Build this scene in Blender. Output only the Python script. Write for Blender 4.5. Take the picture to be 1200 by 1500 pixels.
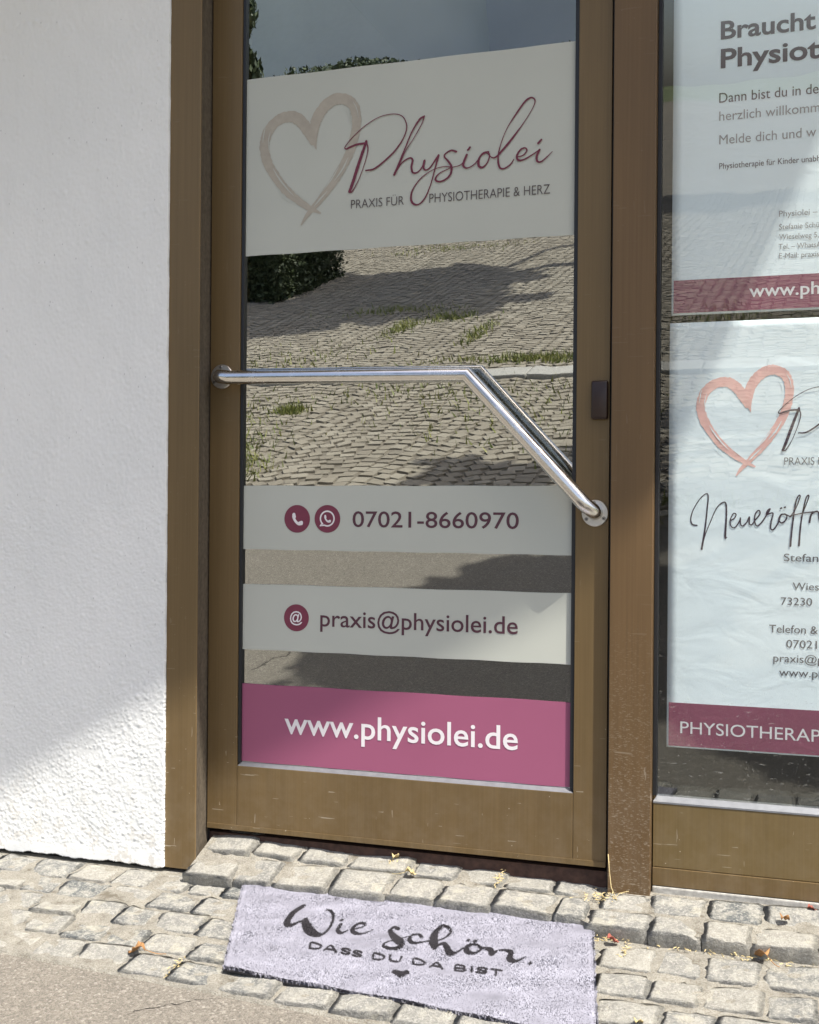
import bpy, bmesh, math, random
import numpy as np
from mathutils import Vector

R = math.radians
scene = bpy.context.scene
for o in list(bpy.data.objects):
    bpy.data.objects.remove(o, do_unlink=True)
COL = scene.collection

# ------------------------------------------------------------------ camera
cam_data = bpy.data.cameras.new('camera')
cam = bpy.data.objects.new('camera', cam_data)
COL.objects.link(cam)
cam_data.sensor_fit = 'HORIZONTAL'
cam_data.sensor_width = 36.0
cam_data.lens = 54.0
cam_data.shift_y = 0.0018
cam_data.clip_end = 2000.0
_yaw, _pitch, _roll = R(18.8846), R(0.0703), R(0.4536)
_f = Vector((-math.sin(_yaw) * math.cos(_pitch), math.cos(_yaw) * math.cos(_pitch), -math.sin(_pitch)))
_r = Vector((math.cos(_yaw), math.sin(_yaw), 0))
_u = _r.cross(_f)
_r2 = math.cos(_roll) * _r + math.sin(_roll) * _u
_u2 = -math.sin(_roll) * _r + math.cos(_roll) * _u
from mathutils import Matrix
cam.matrix_world = Matrix(((_r2.x, _u2.x, -_f.x, 1.3923), (_r2.y, _u2.y, -_f.y, -2.6006),
                           (_r2.z, _u2.z, -_f.z, 0.7594), (0, 0, 0, 1)))
scene.camera = cam

# ------------------------------------------------------------------ sky, sun, exposure
SUN_EL, SUN_AZ = R(63), R(60)      # azimuth: to the right of the facade normal
SUN_DIR = Vector((math.cos(SUN_EL) * math.sin(SUN_AZ), -math.cos(SUN_EL) * math.cos(SUN_AZ), math.sin(SUN_EL)))
world = bpy.data.worlds.new('World')
scene.world = world
world.use_nodes = True
wn = world.node_tree
bg = wn.nodes['Background']
sky = wn.nodes.new('ShaderNodeTexSky')
sky.sky_type = 'NISHITA'
sky.sun_disc = False
sky.sun_elevation = SUN_EL
sky.sun_rotation = math.atan2(SUN_DIR.x, SUN_DIR.y)
sky.altitude = 300
sky.air_density = 0.8
sky.dust_density = 4.5
sky.ozone_density = 0.2
wn.links.new(sky.outputs[0], bg.inputs[0])
bg.inputs[1].default_value = 0.15
sun_data = bpy.data.lights.new('sun', 'SUN')
sun_data.energy = 4.6
sun_data.angle = R(0.53)
sun_data.color = (1.0, 0.955, 0.88)
sun = bpy.data.objects.new('sun', sun_data)
COL.objects.link(sun)
sun.location = SUN_DIR * 30
sun.rotation_euler = SUN_DIR.to_track_quat('Z', 'Y').to_euler()
vs = scene.view_settings
vs.view_transform = 'Standard'
vs.look = 'None'
vs.exposure = 0.84
vs.gamma = 1.0
vs.use_curve_mapping = False

rng = random.Random(7)
nrng = np.random.default_rng(11)

# ------------------------------------------------------------------ traced drawing data (metres)
LOGO_SCRIPT=[[(0.3889,1.6013,0.00664),(0.3725,1.5563,0.00830),(0.3559,1.5079,0.00830),(0.3485,1.4898,0.00747)],
 [(0.3485,1.4898,0.00498),(0.3561,1.4905,0.00332),(0.3728,1.5190,0.00207),(0.3880,1.5592,0.00207),(0.3931,1.5835,0.00332),(0.3898,1.5970,0.00332)],
 [(0.3898,1.5970,0.00578),(0.3677,1.5961,0.00537),(0.3499,1.5915,0.00496),(0.3401,1.5882,0.00413),(0.3373,1.5934,0.00248),(0.3542,1.6119,0.00206),(0.3851,1.6360,0.00206),(0.4202,1.6532,0.00206),(0.4552,1.6568,0.00206),(0.4770,1.6478,0.00248),(0.4859,1.6265,0.00289),(0.4796,1.6025,0.00330),(0.4603,1.5756,0.00413),(0.4342,1.5532,0.00454),(0.4080,1.5368,0.00454),(0.3882,1.5351,0.00330)],
 [(0.5275,1.6449,0.00409),(0.5160,1.6379,0.00491),(0.4989,1.6130,0.00368),(0.4820,1.5757,0.00368),(0.4649,1.5362,0.00532),(0.4572,1.5196,0.00614)],
 [(0.5275,1.6449,0.00327),(0.5212,1.6272,0.00245),(0.5034,1.5983,0.00204),(0.4842,1.5714,0.00245),(0.4684,1.5400,0.00327)],
 [(0.4572,1.5196,0.00367),(0.4736,1.5437,0.00326),(0.4930,1.5543,0.00408),(0.5003,1.5488,0.00530),(0.4979,1.5334,0.00571),(0.5014,1.5209,0.00490),(0.5126,1.5208,0.00367),(0.5233,1.5321,0.00326),(0.5287,1.5463,0.00571),(0.5263,1.5311,0.00530),(0.5315,1.5241,0.00408),(0.5426,1.5297,0.00367),(0.5603,1.5538,0.00408)],
 [(0.5615,1.5545,0.00570),(0.5533,1.5248,0.00366),(0.5429,1.4891,0.00285),(0.5303,1.4616,0.00407),(0.5154,1.4484,0.00366),(0.5025,1.4514,0.00570),(0.4972,1.4641,0.00529),(0.5022,1.4841,0.00366),(0.5213,1.5071,0.00285),(0.5469,1.5225,0.00203),(0.5724,1.5281,0.00203),(0.5918,1.5256,0.00244)],
 [(0.6025,1.5590,0.00566),(0.5911,1.5628,0.00445),(0.5785,1.5571,0.00364),(0.5751,1.5505,0.00404),(0.5850,1.5383,0.00526),(0.5918,1.5256,0.00566),(0.5894,1.5097,0.00526),(0.5768,1.4985,0.00445),(0.5620,1.4957,0.00485),(0.5547,1.5023,0.00526),(0.5640,1.5138,0.00283),(0.5893,1.5238,0.00202),(0.6145,1.5298,0.00243),(0.6270,1.5500,0.00364)],
 [(0.6270,1.5500,0.00563),(0.6208,1.5353,0.00603),(0.6196,1.5253,0.00563),(0.6293,1.5205,0.00362),(0.6459,1.5283,0.00281),(0.6612,1.5459,0.00281),(0.6769,1.5525,0.00321)],
 [(0.6298,1.5603,0.00523),(0.6343,1.5655,0.00523)],
 [(0.6769,1.5525,0.00360),(0.6644,1.5508,0.00360),(0.6550,1.5384,0.00561),(0.6543,1.5244,0.00641),(0.6626,1.5189,0.00521),(0.6729,1.5269,0.00360),(0.6790,1.5423,0.00360),(0.6760,1.5522,0.00320)],
 [(0.6727,1.5501,0.00239),(0.6852,1.5386,0.00318),(0.6943,1.5398,0.00438),(0.7037,1.5482,0.00517),(0.7260,1.5721,0.00557),(0.7543,1.6071,0.00239),(0.7743,1.6369,0.00199),(0.7802,1.6540,0.00318),(0.7720,1.6616,0.00398),(0.7579,1.6543,0.00477),(0.7378,1.6286,0.00398),(0.7176,1.5987,0.00199),(0.7036,1.5641,0.00239),(0.6984,1.5367,0.00438),(0.7019,1.5164,0.00517),(0.7122,1.5124,0.00398),(0.7265,1.5204,0.00358),(0.7337,1.5305,0.00239)],
 [(0.7406,1.5350,0.00277),(0.7548,1.5378,0.00317),(0.7629,1.5470,0.00357),(0.7588,1.5533,0.00396),(0.7486,1.5502,0.00436),(0.7406,1.5370,0.00515),(0.7448,1.5279,0.00515),(0.7569,1.5285,0.00396),(0.7751,1.5372,0.00317),(0.7911,1.5465,0.00277)],
 [(0.7911,1.5465,0.00552),(0.7852,1.5332,0.00591),(0.7865,1.5220,0.00513),(0.7954,1.5205,0.00394),(0.8093,1.5311,0.00276),(0.8193,1.5401,0.00158)],
 [(0.7878,1.5606,0.00513),(0.7950,1.5678,0.00513)]]
LOGO_HEART=[[(0.2545,1.6092,0.01005),(0.2467,1.6336,0.02638),(0.2324,1.6549,0.02763),(0.2131,1.6718,0.02763),(0.1939,1.6767,0.02638),(0.1691,1.6710,0.02512),(0.1471,1.6529,0.02512),(0.1348,1.6262,0.02512),(0.1336,1.6036,0.02387),(0.1422,1.5725,0.02387),(0.1619,1.5406,0.02261),(0.1870,1.5084,0.02135),(0.2147,1.4837,0.01759),(0.2421,1.4642,0.01382),(0.2761,1.4463,0.00502)],
 [(0.2649,1.5946,0.00199),(0.2593,1.6175,0.01490),(0.2596,1.6399,0.02359),(0.2649,1.6618,0.02607),(0.2782,1.6829,0.02731),(0.2995,1.7007,0.02731),(0.3236,1.7052,0.02607),(0.3476,1.6958,0.02483),(0.3610,1.6748,0.02359),(0.3644,1.6449,0.02235),(0.3589,1.6109,0.02235),(0.3460,1.5751,0.02185),(0.3223,1.5351,0.02111),(0.2959,1.5000,0.01862),(0.2665,1.4674,0.01490),(0.2423,1.4417,0.00993),(0.2289,1.4226,0.00348)]]
LOGO_STREAK=[[(0.1354,1.6565,0.00101),(0.1319,1.6417,0.00253),(0.1293,1.6217,0.00076)],
 [(0.1486,1.6452,0.00076),(0.1440,1.6254,0.00202),(0.1448,1.6001,0.00076)],
 [(0.1562,1.5587,0.00075),(0.1731,1.5322,0.00352),(0.1953,1.5053,0.00252),(0.2092,1.4917,0.00075)],
 [(0.1678,1.5049,0.00075),(0.1872,1.4858,0.00201),(0.2093,1.4716,0.00050)],
 [(0.2201,1.4959,0.00100),(0.2311,1.4838,0.00350),(0.2420,1.4767,0.00125)],
 [(0.3344,1.6848,0.00074),(0.3452,1.6689,0.00296),(0.3493,1.6463,0.00074)],
 [(0.3556,1.6950,0.00049),(0.3650,1.6769,0.00197),(0.3691,1.6568,0.00049)],
 [(0.3447,1.5678,0.00099),(0.3303,1.5418,0.00396),(0.3118,1.5186,0.00099)],
 [(0.3222,1.5499,0.00074),(0.3037,1.5217,0.00298),(0.2825,1.4961,0.00074)],
 [(0.2932,1.4952,0.00100),(0.2745,1.4768,0.00349),(0.2611,1.4628,0.00100)]]
OPENING_SCRIPT=[[(1.1296,0.7361,0.00285),(1.1203,0.7382,0.00285),(1.1169,0.7496,0.00228),(1.1223,0.7697,0.00200),(1.1361,0.7926,0.00171),(1.1485,0.8026,0.00200),(1.1522,0.7955,0.00257),(1.1502,0.7699,0.00257),(1.1463,0.7300,0.00314),(1.1397,0.6866,0.00399)],
 [(1.1397,0.6866,0.00227),(1.1465,0.7157,0.00199),(1.1573,0.7443,0.00199),(1.1696,0.7728,0.00199),(1.1833,0.7848,0.00255),(1.1888,0.7786,0.00284),(1.1891,0.7503,0.00312),(1.1874,0.7135,0.00397),(1.1902,0.7118,0.00227)],
 [(1.1979,0.7470,0.00225),(1.2055,0.7519,0.00227),(1.2087,0.7595,0.00228),(1.2032,0.7612,0.00230),(1.1973,0.7476,0.00232),(1.1991,0.7348,0.00234),(1.2070,0.7330,0.00235),(1.2160,0.7463,0.00237),(1.2175,0.7534,0.00239),(1.2176,0.7407,0.00241),(1.2220,0.7359,0.00243),(1.2302,0.7436,0.00244),(1.2355,0.7550,0.00246),(1.2356,0.7409,0.00248),(1.2405,0.7390,0.00250),(1.2478,0.7494,0.00251),(1.2563,0.7608,0.00253),(1.2544,0.7683,0.00255),(1.2477,0.7621,0.00257),(1.2459,0.7466,0.00258),(1.2506,0.7363,0.00260),(1.2600,0.7440,0.00262),(1.2685,0.7572,0.00264),(1.2765,0.7713,0.00265),(1.2719,0.7685,0.00267),(1.2696,0.7600,0.00269),(1.2819,0.7629,0.00271),(1.2788,0.7455,0.00272),(1.2779,0.7315,0.00274),(1.2833,0.7294,0.00276),(1.2923,0.7429,0.00278),(1.2980,0.7591,0.00279),(1.3055,0.7612,0.00281)],
 [(1.3055,0.7612,0.00279),(1.2980,0.7597,0.00279),(1.2936,0.7499,0.00279),(1.2990,0.7430,0.00279),(1.3069,0.7486,0.00271),(1.3095,0.7570,0.00255),(1.3055,0.7612,0.00239),(1.3162,0.7557,0.00223)],
 [(1.3162,0.7557,0.00195),(1.3272,0.7739,0.00195),(1.3350,0.7967,0.00232),(1.3318,0.7984,0.00251),(1.3266,0.7850,0.00260),(1.3204,0.7376,0.00292),(1.3167,0.6958,0.00362)],
 [(1.3369,0.7545,0.00194),(1.3452,0.7767,0.00194),(1.3519,0.7973,0.00231),(1.3482,0.7979,0.00250),(1.3439,0.7837,0.00259),(1.3370,0.7433,0.00292),(1.3334,0.6972,0.00361)],
 [(1.3157,0.7576,0.00195),(1.3374,0.7628,0.00222),(1.3611,0.7663,0.00250)],
 [(1.3534,0.7449,0.00358),(1.3572,0.7616,0.00344),(1.3677,0.7672,0.00331),(1.3717,0.7617,0.00317),(1.3728,0.7506,0.00303),(1.3797,0.7479,0.00289),(1.3848,0.7618,0.00276),(1.3862,0.7494,0.00262),(1.3914,0.7481,0.00248),(1.3965,0.7619,0.00248),(1.3974,0.7495,0.00248),(1.4018,0.7606,0.00248),(1.4082,0.7647,0.00248),(1.4109,0.7524,0.00248),(1.4187,0.7511,0.00248),(1.4264,0.7663,0.00248),(1.4212,0.7676,0.00248),(1.4174,0.7579,0.00245),(1.4226,0.7511,0.00241),(1.4277,0.7663,0.00238),(1.4241,0.7278,0.00234),(1.4165,0.7112,0.00231),(1.4112,0.7193,0.00227),(1.4240,0.7442,0.00224),(1.4368,0.7554,0.00220)],
 [(1.2969,0.7725,0.00307),(1.2990,0.7737,0.00307)],
 [(1.3043,0.7745,0.00307),(1.3062,0.7754,0.00307)]]
LOGO2=(0.1202,1.4214,1.1256,0.8395,0.7657)
T_LOGO=[('PRAXIS FÜR', 0.3525, 0.4805, 1.4508, 0.0194), ('PHYSIOTHERAPIE & HERZ', 0.5406, 0.8147, 1.4502, 0.0201)]
T_PHONE=[('07021-8660970', 0.3621, 0.7514, 0.7242, 0.0357)]
T_MAIL=[('praxis@physiolei.de', 0.2843, 0.7509, 0.4946, 0.0382)]
T_WEB=[('www.physiolei.de', 0.1961, 0.7531, 0.2417, 0.0522)]
CIRCLES=[(0.2242, 0.7414, 0.0321), (0.3, 0.7421, 0.0318), (0.2241, 0.512, 0.0312)]
T_P1=[('Braucht', 1.1701, 1.3576, 1.7467, 0.0381), ('Physiot', 1.1705, 1.3656, 1.6868, 0.0404), ('Dann bist du in de', 1.168, 1.3641, 1.6155, 0.0202), ('herzlich willkomm', 1.1683, 1.3673, 1.5781, 0.0193), ('Melde dich und w', 1.1687, 1.3602, 1.5289, 0.0193), ('Physiotherapie für Kinder unab', 1.1691, 1.3606, 1.4778, 0.0121), ('Physiolei –', 1.2892, 1.3639, 1.3703, 0.012), ('Stefanie Schü', 1.2894, 1.3675, 1.3439, 0.0107), ('Wieselweg 5,', 1.2896, 1.3668, 1.3235, 0.0107), ('Tel. – Whats', 1.2889, 1.3619, 1.3036, 0.0107), ('E-Mail: praxis', 1.2899, 1.368, 1.2847, 0.0107), ('www.ph', 1.2313, 1.369, 1.2085, 0.0259)]
T_P2=[('Stefan', 1.3043, 1.3713, 0.6648, 0.0153), ('Wies', 1.3219, 1.3726, 0.6067, 0.0149), ('73230', 1.2989, 1.3599, 0.5753, 0.0154), ('Telefon &', 1.2766, 1.3712, 0.5182, 0.0158), ('07021', 1.3105, 1.3698, 0.4884, 0.0158), ('praxis@', 1.2853, 1.3701, 0.4584, 0.0158), ('www.p', 1.2967, 1.3719, 0.4299, 0.0158), ('PHYSIOTHERA', 1.0989, 1.358, 0.2995, 0.0246)]
MAT_STROKES=[[(0.3366,-0.1974,0.0108),(0.3283,-0.2260,0.0127),(0.3322,-0.2664,0.0127),(0.3465,-0.2831,0.0108),(0.3565,-0.2655,0.0069),(0.3662,-0.2549,0.0059)],
 [(0.3662,-0.2549,0.0127),(0.3953,-0.2957,0.0167),(0.4248,-0.3117,0.0088),(0.4321,-0.2816,0.0054),(0.4223,-0.2338,0.0054),(0.4059,-0.2067,0.0054),(0.3945,-0.2043,0.0039)],
 [(0.4483,-0.2576,0.0069),(0.4528,-0.2832,0.0078),(0.4639,-0.2922,0.0059),(0.4715,-0.2766,0.0029)],
 [(0.4426,-0.2399,0.0069),(0.4435,-0.2397,0.0069)],
 [(0.4777,-0.2711,0.0039),(0.4927,-0.2584,0.0044),(0.4965,-0.2426,0.0054),(0.4837,-0.2417,0.0064),(0.4781,-0.2631,0.0083),(0.4876,-0.2823,0.0078),(0.5062,-0.2805,0.0049),(0.5203,-0.2594,0.0025)],
 [(0.5711,-0.2476,0.0069),(0.5586,-0.2429,0.0059),(0.5574,-0.2599,0.0078),(0.5771,-0.2838,0.0127),(0.5939,-0.2985,0.0137),(0.5968,-0.3164,0.0098),(0.5803,-0.3233,0.0064),(0.5632,-0.3156,0.0054),(0.5650,-0.3011,0.0039),(0.5840,-0.2868,0.0029),(0.6022,-0.2699,0.0025)],
 [(0.6274,-0.2664,0.0059),(0.6172,-0.2574,0.0049),(0.6060,-0.2670,0.0059),(0.6067,-0.2830,0.0078),(0.6205,-0.2927,0.0059),(0.6463,-0.2730,0.0029)],
 [(0.6463,-0.2730,0.0029),(0.6663,-0.2613,0.0039),(0.6757,-0.2331,0.0054),(0.6666,-0.2129,0.0059),(0.6525,-0.2095,0.0069),(0.6468,-0.2374,0.0127),(0.6523,-0.2696,0.0167),(0.6637,-0.2948,0.0118)],
 [(0.6641,-0.2929,0.0059),(0.6732,-0.2756,0.0069),(0.6841,-0.2850,0.0098),(0.6969,-0.3066,0.0118),(0.7086,-0.3072,0.0069),(0.7184,-0.2856,0.0039)],
 [(0.7345,-0.2657,0.0049),(0.7245,-0.2794,0.0098),(0.7317,-0.2977,0.0098),(0.7463,-0.3022,0.0059),(0.7543,-0.2865,0.0049),(0.7451,-0.2705,0.0044),(0.7345,-0.2657,0.0034),(0.7580,-0.2783,0.0034)],
 [(0.7189,-0.2537,0.0064),(0.7202,-0.2534,0.0064)],
 [(0.7337,-0.2547,0.0064),(0.7350,-0.2544,0.0064)],
 [(0.7580,-0.2783,0.0049),(0.7727,-0.2818,0.0098),(0.7803,-0.2980,0.0098),(0.7869,-0.2837,0.0049),(0.8010,-0.2765,0.0059),(0.8139,-0.2823,0.0098),(0.8177,-0.3063,0.0118),(0.8316,-0.3116,0.0069),(0.8450,-0.2896,0.0025)],
 [(0.8596,-0.3097,0.0059),(0.8591,-0.3168,0.0029)],
 [(0.4264,-0.3645,0.0039),(0.4189,-0.3440,0.0039),(0.4308,-0.3443,0.0039),(0.4438,-0.3508,0.0039),(0.4467,-0.3589,0.0039),(0.4382,-0.3648,0.0039),(0.4264,-0.3645,0.0039)],
 [(0.4574,-0.3652,0.0039),(0.4632,-0.3452,0.0039),(0.4833,-0.3658,0.0039)],
 [(0.4603,-0.3589,0.0039),(0.4759,-0.3593,0.0039)],
 [(0.5061,-0.3493,0.0039),(0.4979,-0.3461,0.0039),(0.4905,-0.3479,0.0039),(0.4913,-0.3530,0.0039),(0.4995,-0.3562,0.0039),(0.5077,-0.3594,0.0039),(0.5092,-0.3641,0.0039),(0.5029,-0.3663,0.0039),(0.4931,-0.3637,0.0039)],
 [(0.5304,-0.3500,0.0039),(0.5222,-0.3467,0.0039),(0.5148,-0.3486,0.0039),(0.5156,-0.3536,0.0039),(0.5237,-0.3568,0.0039),(0.5318,-0.3600,0.0039),(0.5333,-0.3647,0.0039),(0.5270,-0.3669,0.0039),(0.5173,-0.3643,0.0039)],
 [(0.5611,-0.3677,0.0039),(0.5549,-0.3476,0.0039),(0.5664,-0.3479,0.0039),(0.5786,-0.3542,0.0039),(0.5810,-0.3622,0.0039),(0.5725,-0.3680,0.0039),(0.5611,-0.3677,0.0039)],
 [(0.5893,-0.3485,0.0039),(0.5934,-0.3625,0.0039),(0.6008,-0.3686,0.0039),(0.6121,-0.3689,0.0039),(0.6160,-0.3631,0.0039),(0.6121,-0.3491,0.0039)],
 [(0.6433,-0.3697,0.0039),(0.6379,-0.3498,0.0039),(0.6496,-0.3501,0.0039),(0.6617,-0.3564,0.0039),(0.6638,-0.3643,0.0039),(0.6549,-0.3699,0.0039),(0.6433,-0.3697,0.0039)],
 [(0.6780,-0.3705,0.0039),(0.6856,-0.3511,0.0039),(0.7031,-0.3711,0.0039)],
 [(0.6814,-0.3643,0.0039),(0.6966,-0.3647,0.0039)],
 [(0.7281,-0.3717,0.0039),(0.7235,-0.3521,0.0039),(0.7379,-0.3525,0.0039),(0.7431,-0.3575,0.0039),(0.7400,-0.3619,0.0039),(0.7257,-0.3615,0.0039)],
 [(0.7400,-0.3619,0.0039),(0.7472,-0.3669,0.0039),(0.7434,-0.3720,0.0039),(0.7281,-0.3717,0.0039)],
 [(0.7606,-0.3724,0.0039),(0.7562,-0.3530,0.0039)],
 [(0.7866,-0.3567,0.0039),(0.7783,-0.3536,0.0039),(0.7700,-0.3553,0.0039),(0.7701,-0.3601,0.0039),(0.7784,-0.3632,0.0039),(0.7867,-0.3663,0.0039),(0.7876,-0.3708,0.0039),(0.7804,-0.3729,0.0039),(0.7704,-0.3704,0.0039)],
 [(0.7936,-0.3540,0.0039),(0.8145,-0.3545,0.0039)],
 [(0.8041,-0.3542,0.0039),(0.8080,-0.3736,0.0039)]]
MAT_HEART=[(0.6377, -0.4232), (0.6183, -0.4095), (0.6167, -0.4014), (0.6227, -0.3989), (0.6322, -0.4025), (0.6367, -0.3971), (0.6439, -0.3995), (0.645, -0.4078)]
MAT_CORNERS=[(0.1618, -0.1262), (0.9422, -0.1152), (1.0274, -0.5255), (0.2922, -0.4706)]

# ------------------------------------------------------------------ material helpers
def new_mat(name):
    m = bpy.data.materials.new(name)
    m.use_nodes = True
    nt = m.node_tree
    return m, nt, nt.nodes['Principled BSDF']

def nd(nt, typ, ins=None, **props):
    n = nt.nodes.new(typ)
    for k, v in props.items():
        setattr(n, k, v)
    for k, v in (ins or {}).items():
        if isinstance(v, bpy.types.NodeSocket):
            nt.links.new(v, n.inputs[k])
        else:
            n.inputs[k].default_value = v
    return n

def rgb(c):
    return (c[0], c[1], c[2], 1.0)

def ramp(nt, fac, stops, interp='LINEAR'):
    n = nt.nodes.new('ShaderNodeValToRGB')
    n.color_ramp.interpolation = interp
    els = n.color_ramp.elements
    while len(els) < len(stops):
        els.new(0.5)
    for e, (p, c) in zip(els, stops):
        e.position = p
        e.color = rgb(c) if len(c) == 3 else c
    nt.links.new(fac, n.inputs[0])
    return n.outputs[0]

def mixc(nt, fac, a, b, mode='MIX'):
    n = nt.nodes.new('ShaderNodeMix')
    n.data_type = 'RGBA'
    n.blend_type = mode
    for idx, v in ((0, fac), (6, a), (7, b)):
        if isinstance(v, bpy.types.NodeSocket):
            nt.links.new(v, n.inputs[idx])
        elif idx == 0:
            n.inputs[0].default_value = v
        else:
            n.inputs[idx].default_value = rgb(v)
    return n.outputs[2]

def math_n(nt, op, a, b=0.0, c=0.0, clamp=False):
    n = nt.nodes.new('ShaderNodeMath')
    n.operation = op
    n.use_clamp = clamp
    for i, v in enumerate((a, b, c)):
        if isinstance(v, bpy.types.NodeSocket):
            nt.links.new(v, n.inputs[i])
        else:
            n.inputs[i].default_value = v
    return n.outputs[0]

def noise(nt, vec, scale, detail=4.0, rough=0.55, dist=0.0):
    return nd(nt, 'ShaderNodeTexNoise', {'Vector': vec, 'Scale': scale, 'Detail': detail, 'Roughness': rough, 'Distortion': dist}).outputs[0]

def voro(nt, vec, scale, feature='F1', out=0, rnd=1.0):
    n = nd(nt, 'ShaderNodeTexVoronoi', {'Vector': vec, 'Scale': scale, 'Randomness': rnd}, feature=feature)
    return n.outputs[out]

def wpos(nt):
    return nt.nodes.new('ShaderNodeNewGeometry').outputs['Position']

def mapping(nt, vec, scale=(1, 1, 1), rot=(0, 0, 0), loc=(0, 0, 0)):
    return nd(nt, 'ShaderNodeMapping', {'Vector': vec, 'Scale': scale, 'Rotation': rot, 'Location': loc}).outputs[0]

def bump(nt, h, strength, dist, bsdf, normal=None):
    n = nd(nt, 'ShaderNodeBump', {'Height': h, 'Strength': strength, 'Distance': dist})
    if normal is not None:
        nt.links.new(normal, n.inputs['Normal'])
    nt.links.new(n.outputs[0], bsdf.inputs['Normal'])
    return n.outputs[0]

def plain(name, c, rough=0.6, metal=0.0, var=0.12, scale=40.0, bmp=0.0):
    m, nt, b = new_mat(name)
    p = wpos(nt)
    n = noise(nt, p, scale)
    lo = tuple(x * (1 - var) for x in c)
    hi = tuple(min(1, x * (1 + var)) for x in c)
    nt.links.new(ramp(nt, n, [(0.3, lo), (0.7, hi)]), b.inputs['Base Color'])
    b.inputs['Roughness'].default_value = rough
    b.inputs['Metallic'].default_value = metal
    if bmp:
        bump(nt, n, 0.4, bmp, b)
    return m

M = {}

def mat_stucco():
    m, nt, b = new_mat('white_stucco')
    p = wpos(nt)
    big = noise(nt, p, 3.0, 3)
    streak = noise(nt, mapping(nt, p, (30, 30, 4)), 1.0, 4)
    fine = noise(nt, p, 350.0, 3)
    pits = voro(nt, mapping(nt, p, (1, 1, .55)), 55.0)
    pitmask = math_n(nt, 'MULTIPLY', math_n(nt, 'LESS_THAN', pits, 0.085), math_n(nt, 'GREATER_THAN', noise(nt, p, 9.0), 0.5))
    c = ramp(nt, big, [(0.3, (0.755, 0.765, 0.74)), (0.7, (0.81, 0.815, 0.785))])
    c = mixc(nt, math_n(nt, 'MULTIPLY', math_n(nt, 'GREATER_THAN', streak, 0.6), 0.06), c, (0.62, 0.62, 0.6))
    c = mixc(nt, math_n(nt, 'MULTIPLY', pitmask, 0.45), c, (0.38, 0.38, 0.37))
    # splash dirt low on the wall
    z = nd(nt, 'ShaderNodeSeparateXYZ', {'Vector': p}).outputs[2]
    low = math_n(nt, 'SUBTRACT', 1.0, nd(nt, 'ShaderNodeMapRange', {'Value': z, 'From Min': -0.07, 'From Max': 0.16}).outputs[0])
    dirt = math_n(nt, 'MULTIPLY', low, math_n(nt, 'GREATER_THAN', noise(nt, p, 28.0, 6, 0.7), 0.56))
    c = mixc(nt, math_n(nt, 'MULTIPLY', dirt, 0.42), c, (0.5, 0.44, 0.35))
    nt.links.new(c, b.inputs['Base Color'])
    b.inputs['Roughness'].default_value = 0.95
    b.inputs['Specular IOR Level'].default_value = 0.1
    bump(nt, fine, 0.35, 0.0008, b)
    return m

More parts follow.
